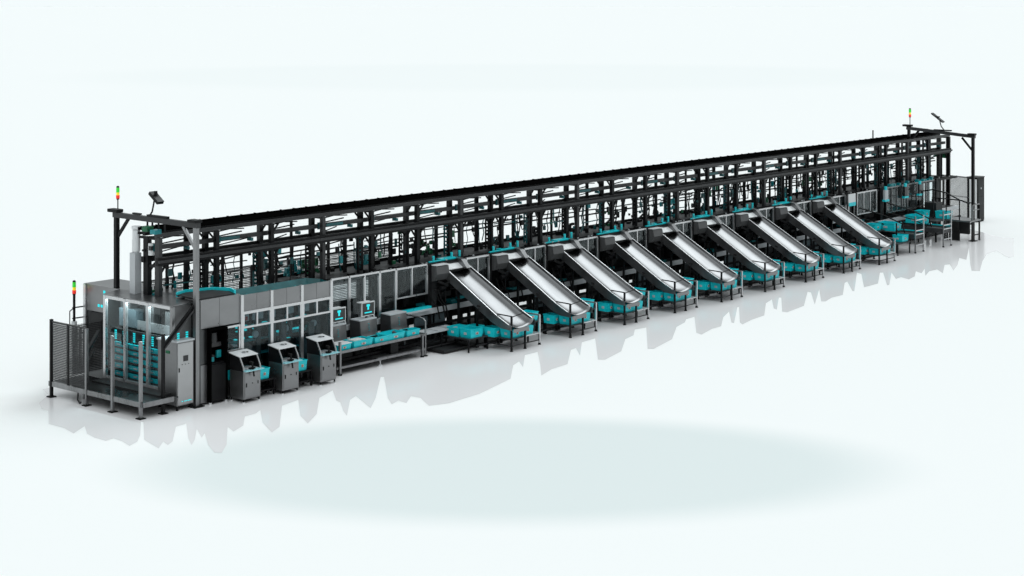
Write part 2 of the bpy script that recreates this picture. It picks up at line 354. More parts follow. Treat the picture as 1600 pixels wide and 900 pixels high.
for k in range(NB):
    x = k * PITCH
    for j in range(9):
        a = x + rnd.uniform(0, PITCH); z = rnd.choice((2.36, 2.5, 2.62, 2.8, 2.95, 3.15)); y = rnd.uniform(1.65, 2.2)
        wb(MB().box(a, a + rnd.uniform(.05, .13), y, y + .06, z, z + rnd.uniform(.06, .22)), 'valve_block', rnd.choice((BLACK, BLACK, GREYB, TEALR, GREEN, TEALR, TEALD)), rack)
    for j in range(5):
        a = x + rnd.uniform(0, PITCH); y = rnd.uniform(1.7, 2.15); z0 = rnd.uniform(2.31, 2.7); sw = rnd.uniform(-.12, .12)
        wb(MB().tube([(a, y, z0), (a + sw, y, z0 + .25), (a + sw * .6, y + .03, z0 + .5), (a + sw * 1.2, y, min(3.4, z0 + .8))], rnd.choice((.012, .018, .024)), 5), 'cable_drop', rnd.choice((RUBBER, RUBBER, TEALR)), rack)
    for j in range(2):
        z = rnd.uniform(2.55, 3.25); y = rnd.uniform(1.65, 2.2); a = x + rnd.uniform(0, .6)
        wb(MB().bar((a, y, z), (a + rnd.uniform(.6, 1.4), y + .05, z + rnd.uniform(-.06, .06)), .028), 'cross_tube', rnd.choice((BLACK, GREYB, TEALR)), rack)
    if k % 2: wb(MB().box(x + .25, x + .9, Y1 + .12, Y1 + .13, 3.75, 3.83), 'teal_strip', TEALR, rack)
    z = rnd.uniform(3.0, 3.3); wb(MB().bar((x + .1, Y1 + .05, z), (x + rnd.uniform(.9, 1.7), Y2 + .1, z + rnd.uniform(-.04, .04)), .03), 'cross_tube', BLACK, rack)
    z = rnd.uniform(3.6, 3.72); wb(MB().bar((x + .1, Y1 + .05, z), (x + rnd.uniform(.9, 1.7), Y2 + .1, z), .025), 'cross_tube', BLACK, rack)
for x in (5.0, 5.6, 10.4):
    b = MB()
    for j in range(16):
        a = x + rnd.uniform(0, .55); z = rnd.uniform(2.36, 2.72); y = rnd.uniform(2.1, 2.4)
        b.box(a, a + .1, y, y + .06, z, z + rnd.uniform(.05, .16))
    wsplit(b, 'control_box', GREEN if x > 5.3 else TEALD, rack)
# deck above the lower body and its clutter
wb(MB().box(4.75, XE, 1.02, 2.75, 2.27, 2.31), 'deck', BELT, rack)
b = MB()
for y in (1.06, 1.28, 2.70): b.box(4.75, XE, y - .02, y + .02, 2.31, 2.36 + (.04 if y > 2 else 0))
wsplit(b, 'deck_rail', BLACK, rack)
b = MB()
for k in range(90):
    x = rnd.uniform(5, XE - .5); y = rnd.choice((1.15, 1.2, 2.3, 2.5)); b.box(x, x + rnd.uniform(.06, .3), y, y + .1, 2.31, 2.31 + rnd.uniform(.04, .16))
wsplit(b, 'deck_clutter', BLACK, rack)
b = MB()
for k in range(40):
    x = rnd.uniform(7, XE - .5); b.box(x, x + .04, 1.1, 1.14, 2.33, 2.39)
wsplit(b, 'deck_fitting', PALE, rack)
# left end mast
b = MB().box(-.18, .02, 2.2, 2.42, 2.5, 3.62); wb(b, 'end_mast', PALE, rack)
b = MB().box(-.12, .0, 2.24, 2.4, 3.62, 3.95); b.cyl((-.06, 2.3, 3.66), (-.06, 2.3, 4.2), .1, 10); b.cyl((-.06, 2.3, 4.22), (-.06, 2.3, 4.3), .12, 10)
wb(b, 'end_motor', WHITE, rack)
b = MB().box(-.14, .06, 1.75, 1.98, 4.2, 4.33); wsplit(b, 'gear_unit', GREEN, rack)
b = MB().box(-.16, .05, 1.42, 1.62, 4.16, 4.27); wsplit(b, 'gear_unit', TEALD, rack)
b = MB()
for y in (1.55, 1.8, 2.0, 1.3):
    b.box(.05, .09, y, y + .03, 4.2, 4.5)
wsplit(b, 'hanger_rod', BLACK, rack)
b = MB().cyl((-.0, 1.75, 3.6), (-.0, 1.75, 3.9), .09, 10); wb(b, 'air_tank', WHITE, rack)
b = MB().box(XE - .02, XE + .05, 1.5, 1.75, 3.1, 3.35); wb(b, 'control_box', GREEN, rack)
b = MB().box(38.3, 38.34, 2.2, 2.24, 4.2, 4.62); wsplit(b, 'hanger_rod', BLACK, rack)
b = MB()
for k in range(9): b.tube([(42.2 + .04 * k, 1.7, 3.9 - .03 * j * (k % 3)) for j in range(3)] + [(42.5, 1.75, 3.6 + .05 * k)], .02, 5)
wb(b, 'cable_bundle', RUBBER, rack)

# lower body under the deck
body = thing('sorter_lower_body', 'dark lower body of the sorting machine with its belts and legs under the rack', 'conveyor', (21.4, 1.6, 0))
wb(MB().box(8.9, XE, 2.66, 2.74, .25, 2.27), 'back_panel', BELT, body)
wb(MB().box(4.7, 8.9, 2.66, 2.74, .25, 1.35), 'back_panel', BELT, body)
wb(MB().box(8.7, 34.5, -.35, 2.7, .05, .11), 'shadow_plate', BELT, body)  # dark plates added to stand for the shadow under the machine
wb(MB().box(4.7, 8.7, .75, 2.7, .05, .11), 'shadow_plate', BELT, body)
wb(MB().box(34.5, XE, .7, 2.7, .05, .11), 'shadow_plate', BELT, body)
wb(MB().box(4.7, XE, .95, 1.65, .98, 1.02), 'belt', BELT, body)
for y in (.92, 1.7): wb(MB().box(4.7, XE, y - .025, y + .025, .92, 1.07), 'belt_rail', PALE if y < 1 else BLACK, body)
wb(MB().box(4.7, XE, .86, .9, .55, .63), 'belt_rail', BLACK, body)
wb(MB().box(4.7, XE, .25, .3, .28, .34), 'belt_rail', BLACK, body)
for k in range(24):
    x = 4.9 + k * 1.6
    if x < XE: 
        b = MB().box(x - .04, x + .04, 1.0, 1.08, 0.1, .92); wb(b, 'leg', BLACK, body)
for k in range(10):
    x = 8.9 + k * 2.71
    b = MB().box(x, x + 1.3, 1.0, 1.04, .42, .85); wb(b, 'side_sheet', BLUEG if k % 2 == 0 else PANELD, body)
    b = MB()
    for j in range(9):
        a = x + rnd.uniform(0, 2.2); z = rnd.uniform(1.05, 1.5); b.box(a, a + rnd.uniform(.1, .5), 1.2, 1.5, z, z + rnd.uniform(.04, .22))
    wsplit(b, 'belt_load', BLACK, body)
    b = MB()
    for j in range(4):
        a = x + rnd.uniform(0, 2.2); z = rnd.uniform(1.03, 1.15); b.box(a, a + rnd.uniform(.15, .4), 1.1, 1.35, z, z + rnd.uniform(.03, .08))
    wsplit(b, 'belt_tray', TEALD, body)
    for j in range(3):
        b = MB(); a = x + rnd.uniform(.1, 1.8); b.tube([(a, .9, 1.6), (a + .1, .85, 1.3), (a + .25, .8, 1.1), (a + .3, .75, .75)], .022, 6); wb(b, 'hose', RUBBER, body)
    b = MB()
    b.cyl((x + .5, .45, .4), (x + .9, .45, .4), .12, 12); wb(b, 'drum', RUBBER, body)
    wb(MB().cyl((x + 1.5, .4, .11), (x + 1.5, .4, .6), .1, 12), 'drum', RUBBER, body)

# ================================================================== GUARD PANELS (plane y = 1) with chute bays
CX0 = 10.22; CP = 2.71
def guard(x0, x1, zb, zt, n, label, y=1.0, fr=ALU, white=False, group='glass guard panels along the machine front'):
    t = thing('guard_panel', label, 'guard panel', ((x0 + x1) / 2, y, zb), group)
    b = MB(); 
    b.box(x0, x1, y - .03, y + .03, zt - .05, zt)
    for i in range(n + 1):
        x = x0 + (x1 - x0) * i / n; d = .022
        b.box(x - d, x + d, y - .032, y + .028, zb, zt - .05)
    b.box(x0, x1, y - .028, y + .03, zb, zb + .04)
    wb(b, 'frame', fr, t)
    for i in range(n):
        a = x0 + (x1 - x0) * i / n; c = x0 + (x1 - x0) * (i + 1) / n
        wb(MB().box(a + .02, c - .02, y - .006, y + .006, zb + .04, zt - .05), 'pane', GLASSC, t)
    return t
for k in range(9):
    x = CX0 + k * CP
    g_ = guard(x + .90, x + 1.93, 1.3, 2.355, 2, 'two-pane glass guard just right of the %s chute from the workbench' % ORD[k])
    t = thing('guard_pillar', 'black pillar at the glass guard right of the %s chute from the workbench' % ORD[k], 'pillar', (x + 2.0, 1.05, 0), 'black pillars along the machine front')
    wb(MB().box(x + 1.94, x + 2.05, .97, 1.12, 0.02, 2.37), 'post', BLACK, t)
    wb(MB().box(x + 1.90, x + 2.10, .94, 1.16, 0.0, .02), 'foot_plate', BLACK, t)
t = thing('guard_pillar', 'wide black pillar between the workbench guards and the first steel chute', 'pillar', (9.5, 1.05, 0), 'black pillars along the machine front')
wb(MB().box(9.44, 9.58, .97, 1.12, 0.02, 2.37), 'post', BLACK, t)
wb(MB().box(9.62, 9.93, 1.1, 1.25, 0.02, 2.1), 'side_panel', GREYB, t)
wb(MB().box(9.40, 9.62, .94, 1.16, 0.0, .02), 'foot_plate', BLACK, t)
guard(5.55, 6.22, .95, 2.40, 1, 'narrow glass guard next to the windowed booth, leftmost behind the workbench')
guard(6.26, 7.42, .95, 2.395, 2, 'glass guard with a thin white middle post behind the middle of the workbench')
guard(7.46, 8.08, .95, 2.39, 1, 'narrow glass guard behind the right end of the workbench')
guard(8.12, 9.40, 1.5, 2.385, 2, 'short glass guard with a teal sill, left of the wide black pillar')

# ================================================================== CHUTES
def make_chute():
    t = thing('steel_chute', 'x', 'chute', (0, 0, 0), 'inclined steel chutes')
    P0 = Vector((0, 2.42, 2.01)); P1 = Vector((0, .42, .83)); P2 = Vector((0, .02, .67)); P3 = Vector((0, -.12, .66))
    path = [P0 + (P1 - P0) * (i / 8) for i in range(9)] + [P1 + (P2 - P1) * .5 + Vector((0, -.03, -.02)), P2, P3]
    def wide(y): return .90 + .14 * min(1, max(0, (2.42 - y) / 2.0))
    prof = [(0, .125), (.06, .10), (.13, .065), (.21, .03), (.29, .010), (.37, .001), (.46, 0), (.57, .008), (.69, .024), (.79, .045), (.86, .075), (.92, .115), (.97, .165), (1, .20)]
    rows = []
    for i, p in enumerate(path):
        s_ = 1.0 if i < 9 else (1.0, .95, .85)[i - 9]
        rows.append([(u * wide(p.y) - .08, p.y + .35 * v * s_, p.z + .94 * v * s_) for u, v in prof])
    MB().loft(rows).build('trough', TROUGH, t, solid=.012)
    poly = [(2.50, 2.12), (2.42, 2.15), (.42, .97), (-.02, .775), (-.1, .765), (-.12, .63), (.3, .66), (.62, .78), (2.5, 1.88)]
    for sgn in (0, 1):
        xs = [(-.092 if not sgn else wide(y) - .076) for y, z in poly]; dz = .055 if sgn else 0
        v = [(x, y, z + (dz if i < 5 else 0)) for i, (x, (y, z)) in enumerate(zip(xs, poly))]; v += [(x + .008, y, z) for x, y, z in v]; n_ = len(poly)
        c_ = MB(); c_._add(v, [tuple(range(n_ - 1, -1, -1)), tuple(range(n_, 2 * n_))] + [(i, (i + 1) % n_, n_ + (i + 1) % n_, n_ + i) for i in range(n_)])
        c_.build('side_plate', CHSIDE, t)
        x0_, x1_ = v[1][0] + .004, v[2][0] + .004
        c_ = MB().bar((x0_, 2.44, 2.165 + dz), (x1_, .42, .982 + dz), .022, .018).bar((x1_, .42, .982 + dz), (x1_, .0, .785 + dz), .022, .018)
        c_.build('top_edge', ALU, t)
    MB().prism([(2.36, 2.12), (2.66, 2.30), (2.66, 2.32), (2.36, 2.14)], 'x', -.04, .70).build('head_tray', WHITE, t)
    MB().box(-.02, .66, -.135, -.125, .56, .665).build('front_lip', PANEL, t)
    MB().prism([(2.2, 2.12), (2.42, 2.36), (2.64, 2.40), (2.64, 2.28), (2.36, 2.08)], 'x', .58, .76).build('deflector', PANEL, t)
    MB().prism([(-.02, 2.06), (.3, 2.05), (.55, 2.09), (.70, 2.07), (.70, 2.11), (-.02, 2.11)], 'y', 2.33, 2.36).build('head_lip', RUBBER, t)
    w_ = MB().prism([(2.32, 2.28), (2.62, 2.30), (2.62, 1.82), (2.40, 1.86), (2.28, 2.06)], 'x', -.64, -.10).build('wing_box', HOODG, t)
    MB().box(-.64, -.06, 2.30, 2.62, 2.305, 2.32).build('wing_cover', WHITE, w_)
    b = MB(); b.bar((-.5, 2.4, 1.85), (-.15, 2.3, 1.68), .07); b.bar((-.2, 2.4, 1.7), (.05, 2.2, 1.9), .06); b.cyl((-.2, 2.35, 1.7), (-.2, 2.35, 1.2), .025, 8)
    b.cyl((-.42, 2.35, 1.62), (-.22, 2.35, 1.62), .07, 10)
    b.build('head_drive', BLACK, t)
    b = MB(); b.box(-.55, .72, 2.66, 2.72, 2.36, 2.395)
    b.box(.0, .62, 2.70, 2.90, 2.37, 2.41)
    b.build('teal_guard', TEAL, t)
    for x_, z_ in ((.5, 2.5), (.85, 2.52), (-.3, 2.47)):
        b = MB(); b.box(x_, x_ + .05, 2.74, 2.79, 2.38, z_); b.cyl((x_ + .025, 2.77, z_), (x_ + .025, 2.77, z_ + .05), .04, 8); b.build('teal_valve', TEAL, t)
    for x_, y_, z_ in ((-.16, 1.14, 1.12), (.06, 1.02, 1.0), (.84, 1.08, 1.05), (.04, 2.05, 1.55), (.80, 2.05, 1.6)):
        l_ = MB().box(x_ - .028, x_ + .028, y_ - .028, y_ + .028, .05, z_).build('leg', BLACK, t)
        MB().cyl((x_, y_, .0), (x_, y_, .05), .05, 8).build('foot', RUBBER, l_)
    for p, q in (((-.16, 1.14, 1.22), (.08, 1.02, 1.12)), ((.08, 1.02, .3), (.06, 2.05, .3)), ((.94, 1.08, .3), (.94, 2.05, .3)), ((.08, 1.02, .9), (.3, 1.5, 1.25))): MB().bar(p, q, .045).build('brace', BLACK, t)
    return t
def make_table():
    t = thing('bin_table', 'x', 'table', (0, 0, 0), 'low bin tables under the chutes')
    H_ = [(0, 0, 1.02, BLACK), (.58, -.02, .62, BLACK), (1.33, .06, .88, ALU), (0, .95, .75, BLACK), (.58, 1.0, .74, BLACK), (1.33, .95, .88, BLACK)]
    for x, y, h, m_ in H_:
        l_ = MB().box(x - .024, x + .024, y - .024, y + .024, .06, h).build('leg', m_, t)
        MB().cyl((x, y, 0), (x, y, .06), .055, 8, .03).build('foot', RUBBER, l_)
    MB().box(-.02, .60, -.01, 1.0, .335, .365).build('shelf', GREYB, t)
    MB().box(.60, 1.35, .03, 1.0, .335, .365).build('shelf', ALU, t)
    b = MB().box(0, .58, -.015, .015, .14, .17); b.box(.58, 1.33, .05, .08, .13, .155); b.box(-.015, .015, 0, .95, .14, .17); b.box(-.6, .0, .8, .84, .14, .17)
    b.build('stretcher', GREYB, t)
    b = MB(); b.bar((0, 0, 1.01), (-.1, .45, 1.05), .03); b.bar((0, 0, .99), (.50, .02, 1.03), .02); b.bar((.50, .02, 1.03), (.62, .06, 1.05), .02)
    b.build('guard_rail', BLACK, t)
    MB().bar((1.33, .06, .87), (1.33, .95, .87), .04).build('top_rail', ALU, t)
    return t
def make_bin(w_=.46, d_=.40, h_=.27, m_=None):
    t = thing('plastic_bin', 'x', 'bin', (0, 0, 0), 'teal plastic bins')
    m_ = m_ or TEAL
    b = MB(); th = .012; x0, x1, y0, y1 = 0, w_, 0, d_; tp = .02
    def shell(i, z): return [(x0 + i + tp * (1 - z / h_), y0 + i + tp * (1 - z / h_), z), (x1 - i - tp * (1 - z / h_), y0 + i + tp * (1 - z / h_), z), (x1 - i - tp * (1 - z / h_), y1 - i - tp * (1 - z / h_), z), (x0 + i + tp * (1 - z / h_), y1 - i - tp * (1 - z / h_), z)]
    b.loft([shell(0, 0), shell(0, h_), shell(th, h_), shell(th, .02)], False, True)
    b._add(shell(0, 0), [(0, 3, 2, 1)]); b._add(shell(th, .02), [(0, 1, 2, 3)])
    b.build('tub', m_, t)
    b = MB(); r_ = .018
    for a, c in (((0, 0), (w_, 0)), ((w_, 0), (w_, d_)), ((w_, d_), (0, d_)), ((0, d_), (0, 0))): b.bar((a[0], a[1], h_ - .01), (c[0], c[1], h_ - .01), r_ * 1.5, r_)
    b.build('rim', m_, t)
    MB().box(w_ * .40, w_ * .62, -.004, .012, h_ * .35, h_ * .62).build('tag_plate', PALE, t)
    MB().cyl((w_ * .5, -.012, h_ * .47), (w_ * .5, .0, h_ * .47), .028, 8).build('knob', ORANGE, t)
    MB().box(-.004, .012, d_ * .4, d_ * .62, h_ * .35, h_ * .6).build('tag_plate', PALE, t)
    return t
chute0 = make_chute(); table0 = make_table()
bin0 = make_bin(.52, .44, .255); binB = make_bin(.34, .40, .27); 
def drop_bin(src, loc, label, rz=0, group=None, first={}):
    o = src if id(src) not in first else copy_tree(src)
    first[id(src)] = 1
    o.location = loc; o['label'] = label; o.rotation_euler = (0, 0, rz)
    if group: o['group'] = group
    return o
BG = 'teal bins on the tables under the chutes'
for k in range(9):
    x = CX0 + k * CP; y = -1.53; n = ORD[k]
    c = chute0 if k == 0 else copy_tree(chute0)
    c.location = (x, y, 0)
    c['label'] = '%s inclined steel chute counting from the workbench towards the far end' % n
    t = table0 if k == 0 else copy_tree(table0)
    t.location = (x + .04, y, 0); t['label'] = 'low black bin table under the end of the %s chute from the workbench' % n
    tx = x + .04
    drop_bin(bin0, (tx + .05, y + .04, .365), 'front left teal bin on the table under the %s chute from the workbench' % n, 0, BG)
    drop_bin(binB, (tx - .16, y + .52, .366), 'back left teal bin on the table under the %s chute from the workbench' % n, 0, BG)
    drop_bin(bin0, (tx + .62, y + .12, .365), 'middle teal bin on the table under the %s chute from the workbench' % n, 0, BG)
    drop_bin(binB, (tx + .98, y + .50, .366), 'right hand teal bin on the table under the %s chute from the workbench' % n, 0, BG)
    if k < 8:
        s = thing('bin_stand', 'small dark bin stand just right of the %s chute from the workbench' % n, 'stand', (tx + 1.62, y + .75, 0), 'stands between the chutes')
        b = MB().box(tx + 1.34, tx + 1.92, y + .5, y + 1.1, .55, .59); wb(b, 'top', GREYB, s)
        for a, c_ in ((1.37, .53), (1.89, .53), (1.37, 1.07), (1.89, 1.07)): wb(MB().box(tx + a - .02, tx + a + .02, y + c_ - .02, y + c_ + .02, 0, .55), 'leg', BLACK, s)
        drop_bin(bin0, (tx + 1.36, y + .55, .59), 'raised teal bin on the stand right of the %s chute from the workbench' % n, 0, 'raised teal bins between the chutes')
# low rack with three bins left of the first chute
s = thing('bin_rack', 'low black rack holding three teal bins left of the first steel chute', 'rack', (9.8, -.2, 0))
wb(MB().box(9.3, 10.15, -.75, .35, .36, .40), 'shelf', GREYB, s)
for a, c_ in ((9.32, -.72), (10.13, -.72), (9.32, .33), (10.13, .33)): wb(MB().box(a - .02, a + .02, c_ - .02, c_ + .02, 0, .36), 'leg', BLACK, s)
for i, (a, c_, nm) in enumerate(((9.36, -.28, 'leftmost'), (9.40, -.74, 'front'), (9.80, -.60, 'right hand'))):
    drop_bin(bin0 if i != 2 else binB, (a, c_, .40), '%s of the three teal bins on the low rack left of the first chute' % nm, 0, 'teal bins on the low rack')

# ================================================================== PACKING BOOTH (x 1.4 .. 4.6, front y = 0)
booth = thing('packing_booth', 'windowed steel booth with three kiosks in front and grey panels above its windows', 'booth', (3.0, .4, 0))
PX = [1.46, 2.46, 3.52, 4.58]
for x in PX: wb(MB().box(x - .045, x + .045, -.045, .045, .05, 2.585), 'post', ALU, booth)
for i in range(3):
    a, c_ = PX[i] + .045, PX[i + 1] - .045; m_ = (a + c_) / 2
    wb(MB().box(a, m_ - .004, -.02, .02, 2.16, 2.575), 'upper_panel', PANEL, booth)
    wb(MB().box(m_ + .004, c_, -.02, .02, 2.16, 2.575), 'upper_panel', PANEL, booth)
    f = wb(MB().box(a, c_, -.045, .03, 2.09, 2.16), 'window_rail', ALU, booth)
    b = MB().box(a, c_, -.04, .03, 1.73, 1.78); b.box(m_ - .025, m_ + .025, -.042, .03, 1.78, 2.09); b.box(a, a + .03, -.04, .03, 1.78, 2.09); b.box(c_ - .03, c_, -.04, .03, 1.78, 2.09)
    f = wb(b, 'window', ALU, booth)
    wb(MB().box(a + .03, m_ - .025, -.01, .0, 1.78, 2.09), 'pane', GLASS, f); wb(MB().box(m_ + .025, c_ - .03, -.01, .0, 1.78, 2.09), 'pane', GLASS, f)
    wb(MB().box(a, c_, -.01, .0, .62, 1.73), 'lower_pane', GLASS, booth)
    wb(MB().box(a, c_, -.02, .02, .1, .62), 'lower_panel', PANELD, booth)
wb(MB().box(1.42, 4.62, 1.55, 1.6, .05, 2.3), 'back_panel', BELT, booth)
wb(MB().box(4.56, 4.6, .05, 1.55, .05, 2.55), 'end_panel', PANELD, booth)
wb(MB().box(1.42, 4.6, .0, 1.6, .04, .1), 'base', BLACK, booth)
# teal lined open top
b = MB()
b._add([(1.5, .06, 2.565), (4.5, .06, 2.565), (4.5, .3, 2.30), (1.5, .3, 2.30)], [(0, 1, 2, 3)])
b._add([(1.5, .72, 2.60), (4.35, .72, 2.60), (4.35, .5, 2.30), (1.5, .5, 2.30)], [(0, 3, 2, 1)])
b._add([(1.5, .3, 2.30), (4.5, .3, 2.30), (4.35, .5, 2.30), (1.5, .5, 2.30)], [(0, 1, 2, 3)])
b._add([(4.5, .06, 2.565), (4.58, .4, 2.58), (4.35, .72, 2.60), (4.35, .5, 2.30), (4.5, .3, 2.30)], [(0, 1, 2, 3, 4)])
wb(b, 'teal_liner', TEALR, booth, solid=.012)
b = MB()
for x in (2.0, 2.9, 3.7): b._add([(x, .5, 2.31), (x + .5, .5, 2.31), (x + .35, .66, 2.50), (x + .1, .6, 2.45)], [(0, 1, 2, 3)])
wb(b, 'liner_flap', TEALD, booth, solid=.01)
# what is seen through the windows
b = MB()
for x, w_, z0, z1, y in ((1.6, .5, .6, 1.35, .7), (2.6, .28, .6, 1.95, .5), (2.95, .5, .6, 1.2, .9), (3.25, .22, .6, 1.75, .45), (3.62, .5, .6, 1.25, .5), (4.2, .3, .6, 1.4, .6)):
    b.box(x, x + w_, y, y + .35, z0, z1)
wsplit(b, 'inner_machine', GREYB, booth)
b = MB()
for x, w_, z0, z1, y in ((2.22, .16, .7, 2.0, .3), (2.72, .14, .62, 1.9, .25), (3.02, .18, .6, 1.65, .22), (3.38, .1, 1.2, 2.0, .3), (4.02, .2, .6, 1.5, .25), (4.36, .12, 1.0, 1.95, .3)): b.box(x, x + w_, y, y + .1, z0, z1)
wsplit(b, 'inner_column', HOODG, booth)
for x in (1.7, 2.75, 3.75):
    wb(MB().prism([(.2, .95), (.75, 1.25), (.75, .6), (.2, .6)], 'x', x, x + .55), 'sloped_desk', BLUEG, booth)
    wb(MB().cyl((x + .5, .28, 1.45), (x + .5, .34, 1.45), .09, 14), 'round_gauge', PALE, booth)
b = MB()
for x, z, w_ in ((1.55, 1.86, .3), (1.98, 1.86, .36), (2.56, 1.84, .2), (3.15, 1.86, .25), (3.6, 1.84, .35)): b.box(x, x + w_, .16, .18, z, z + .2)
wsplit(b, 'notice_board', PALE, booth)
b = MB().box(1.72, 1.8, .15, .155, 1.88, 1.98); b.box(2.05, 2.13, .15, .155, 1.93, 2.02); wsplit(b, 'red_notice', REDP, booth)
b = MB()
for j in range(26):
    x = rnd.uniform(1.55, 4.45); z = rnd.choice((1.0, 1.15, 1.35, 1.55, 1.65)); b.box(x, x + rnd.uniform(.04, .16), .42, .5, z, z + rnd.uniform(.015, .05))
wsplit(b, 'indicator', TEALG, booth)
b = MB().box(1.5, 4.5, .3, .62, .92, .95); b.box(1.5, 4.5, .35, .6, 1.28, 1.3); wsplit(b, 'inner_shelf', TEALD, booth)

# upper grey cabinet beside the gantry, with the black open cabinet in it
up = thing('corner_cabinet', 'tall grey steel corner cabinet between the gantry post and the windowed booth', 'cabinet', (.75, .3, 0))
wb(MB().box(.13, .74, .0, .6, 1.9, 2.62), 'upper_panel', PANEL, up); wb(MB().box(.748, 1.41, .0, .6, 1.9, 2.62), 'upper_panel', PANEL, up)
wb(MB().box(.02, .13, -.02, .6, .05, 2.6), 'corner_panel', PANELD, up)
wb(MB().box(.14, .34, -.005, .03, .06, 1.0), 'side_panel', PANEL, up)
wb(MB().box(.14, .34, -.005, .03, 1.02, 1.88), 'side_panel', PANELD, up)
f = wb(MB().box(.92, .96, -.03, .03, 1.2, 1.86).box(1.36, 1.41, -.03, .03, 1.2, 1.86).box(.96, 1.36, -.03, .03, 1.2, 1.25).box(.96, 1.36, -.03, .03, 1.81, 1.86), 'window', ALU, up)
wb(MB().box(.96, 1.36, -.006, .006, 1.25, 1.81), 'pane', GLASS, f)
wb(MB().box(.9, 1.41, -.01, .03, .75, 1.2), 'mid_panel', PANELD, up)
wb(MB().box(.9, 1.41, -.012, .03, .5, .75), 'teal_panel', TEAL, up)
wb(MB().box(.9, 1.41, -.01, .03, .08, .5), 'lower_panel', PANEL, up)
wb(MB().box(.15, 1.4, .58, .62, .05, 1.9), 'back_panel', BLACK, up)
b = MB()
b._add([(.12, .05, 2.64), (1.3, .05, 2.64), (1.45, .42, 2.64), (1.2, .85, 2.66), (.5, 1.05, 2.66), (.1, .9, 2.66)], [(0, 1, 2, 3, 4, 5)])
o_ = wb(b, 'tub_inside_sheet', BELT, up, solid=.02)  # flat dark sheet stands for the dark inside of an open tub
b = MB()
for p, q in (((.12, .9, 2.67), (.5, 1.05, 2.67)), ((.5, 1.05, 2.67), (1.2, .85, 2.67)), ((1.2, .85, 2.67), (1.45, .42, 2.67)), ((1.45, .42, 2.67), (1.3, .06, 2.67))): b.bar(p, q, .05, .12)
wb(b, 'tub_rim', TEAL, up)
wb(MB().box(.70, .715, -.004, .0, 1.96, 1.985), 'keyhole', BLACK, up)
bc = thing('open_black_cabinet', 'tall black cabinet with an open upper front, right of the gantry post', 'cabinet', (.6, -.06, 0))
b = MB().box(.34, .38, -.14, .3, .06, 1.88); b.box(.84, .9, -.14, .3, .06, 1.88); b.box(.38, .84, -.14, .3, 1.84, 1.88); b.box(.38, .84, .26, .3, .06, 1.84)
wb(b, 'shell', ROOF, bc)
wb(MB().box(.38, .84, -.13, -.10, .08, .98), 'lower_door', BLACK, bc)
wb(MB().box(.38, .84, -.08, .26, .98, 1.02), 'shelf', BLACK, bc)
b = MB().box(.42, .6, .02, .2, 1.02, 1.2); wb(b, 'inner_unit', GREYB, bc); b = MB().cyl((.6, .1, 1.5), (.6, .1, 1.75), .12, 12); b.box(.45, .8, .0, .2, 1.4, 1.5); wb(b, 'inner_unit', GREYB, bc)
b = MB().box(.42, .53, -.05, .0, 1.05, 1.16); b.box(.66, .8, .0, .05, 1.12, 1.3); wsplit(b, 'inner_bin', TEALD, bc)
b = MB()
for x in (.37, .87): b.cyl((x, -.1, 0), (x, -.1, .06), .035, 8)
wb(b, 'foot', WHITE, bc)

# ================================================================== KIOSKS
def make_kiosk():
    t = thing('scanning_kiosk', 'x', 'kiosk', (0, 0, 0), 'grey scanning kiosks in front of the booth')
    MB().box(0, .56, 0, .52, .1, .80).build('body', PANEL, t, bevel=.008)
    d = MB().box(.04, .52, -.012, .0, .14, .74).build('door', PANEL, t, bevel=.004)
    MB().box(.07, .10, -.022, -.012, .40, .50).build('handle', BLACK, d); MB().box(.455, .475, -.022, -.012, .44, .52).build('latch', BLACK, d)
    MB().cyl((.28, -.02, .48), (.28, -.011, .48), .016, 8).build('lock', BLACK, d)
    poly = [(.52, .80), (.02, .80), (.06, .90), (.17, 1.14), (.52, 1.20)]
    MB().prism([(.52, .80), (.0, .80), (.02, .86), (.16, 1.13), (.52, 1.19)], 'x', -.002, .02).build('side_wall', BLACK, t)
    MB().prism([(.52, .80), (.0, .80), (.02, .86), (.16, 1.13), (.52, 1.19)], 'x', .54, .562).build('side_wall', BLACK, t)
    MB().box(.02, .54, .44, .52, .80, 1.18).build('rear_wall', PANELD, t)
    MB().box(.30, .45, .42, .44, .90, 1.14).build('screen', SCREEN, t)
    for x in (.0, .55): 
        b = MB(); b.bar((x + .005, .0, .82), (x + .005, .015, .90), .03); b.bar((x + .005, .015, .90), (x + .005, .15, 1.14), .03); b.build('edge_trim', ALU, t)
    l_ = MB().prism([(.12, 1.14), (.54, 1.205), (.54, 1.225), (.12, 1.16)], 'x', -.02, .58).build('lid', WHITE, t)
    b = MB(); b.cyl((.3, .34, 1.19), (.3, .34, 1.205), .075, 16); b.build('lid_dial', PALE, l_)
    b = MB(); b.cyl((.3, .34, 1.205), (.3, .34, 1.212), .045, 14); b.box(.36, .42, .30, .34, 1.19, 1.21); b.build('lid_vent', RUBBER, l_)
    c = MB().box(-.0, .60, -.1, .44, .80, .825).build('counter', COUNTER, t)
    MB().box(.12, .5, .02, .34, .825, .84).build('counter_pad', PALE, c)
    h = MB().bar((.26, -.06, .83), (.26, -.02, .98), .035).bar((.26, -.07, .80), (.26, -.1, .66), .03).box(.2, .36, -.04, .05, .835, .87).build('scanner', RUBBER, t)
    MB().box(.23, .29, -.05, .06, .97, 1.02).build('scanner_head', RUBBER, h)
    for x, y in ((.03, .03), (.53, .03), (.03, .49), (.53, .49)):
        l_ = MB().cyl((x, y, .03), (x, y, .1), .022, 8).build('leg', BLACK, t); MB().cyl((x, y, 0), (x, y, .03), .035, 8).build('foot', WHITE, l_)
    b = MB().box(.02, .54, .02, .5, .085, .1); b.build('base', BLACK, t)
    return t
k0 = make_kiosk()
KW = ['nearest the black cabinet', 'in the middle of the three', 'nearest the workbench']
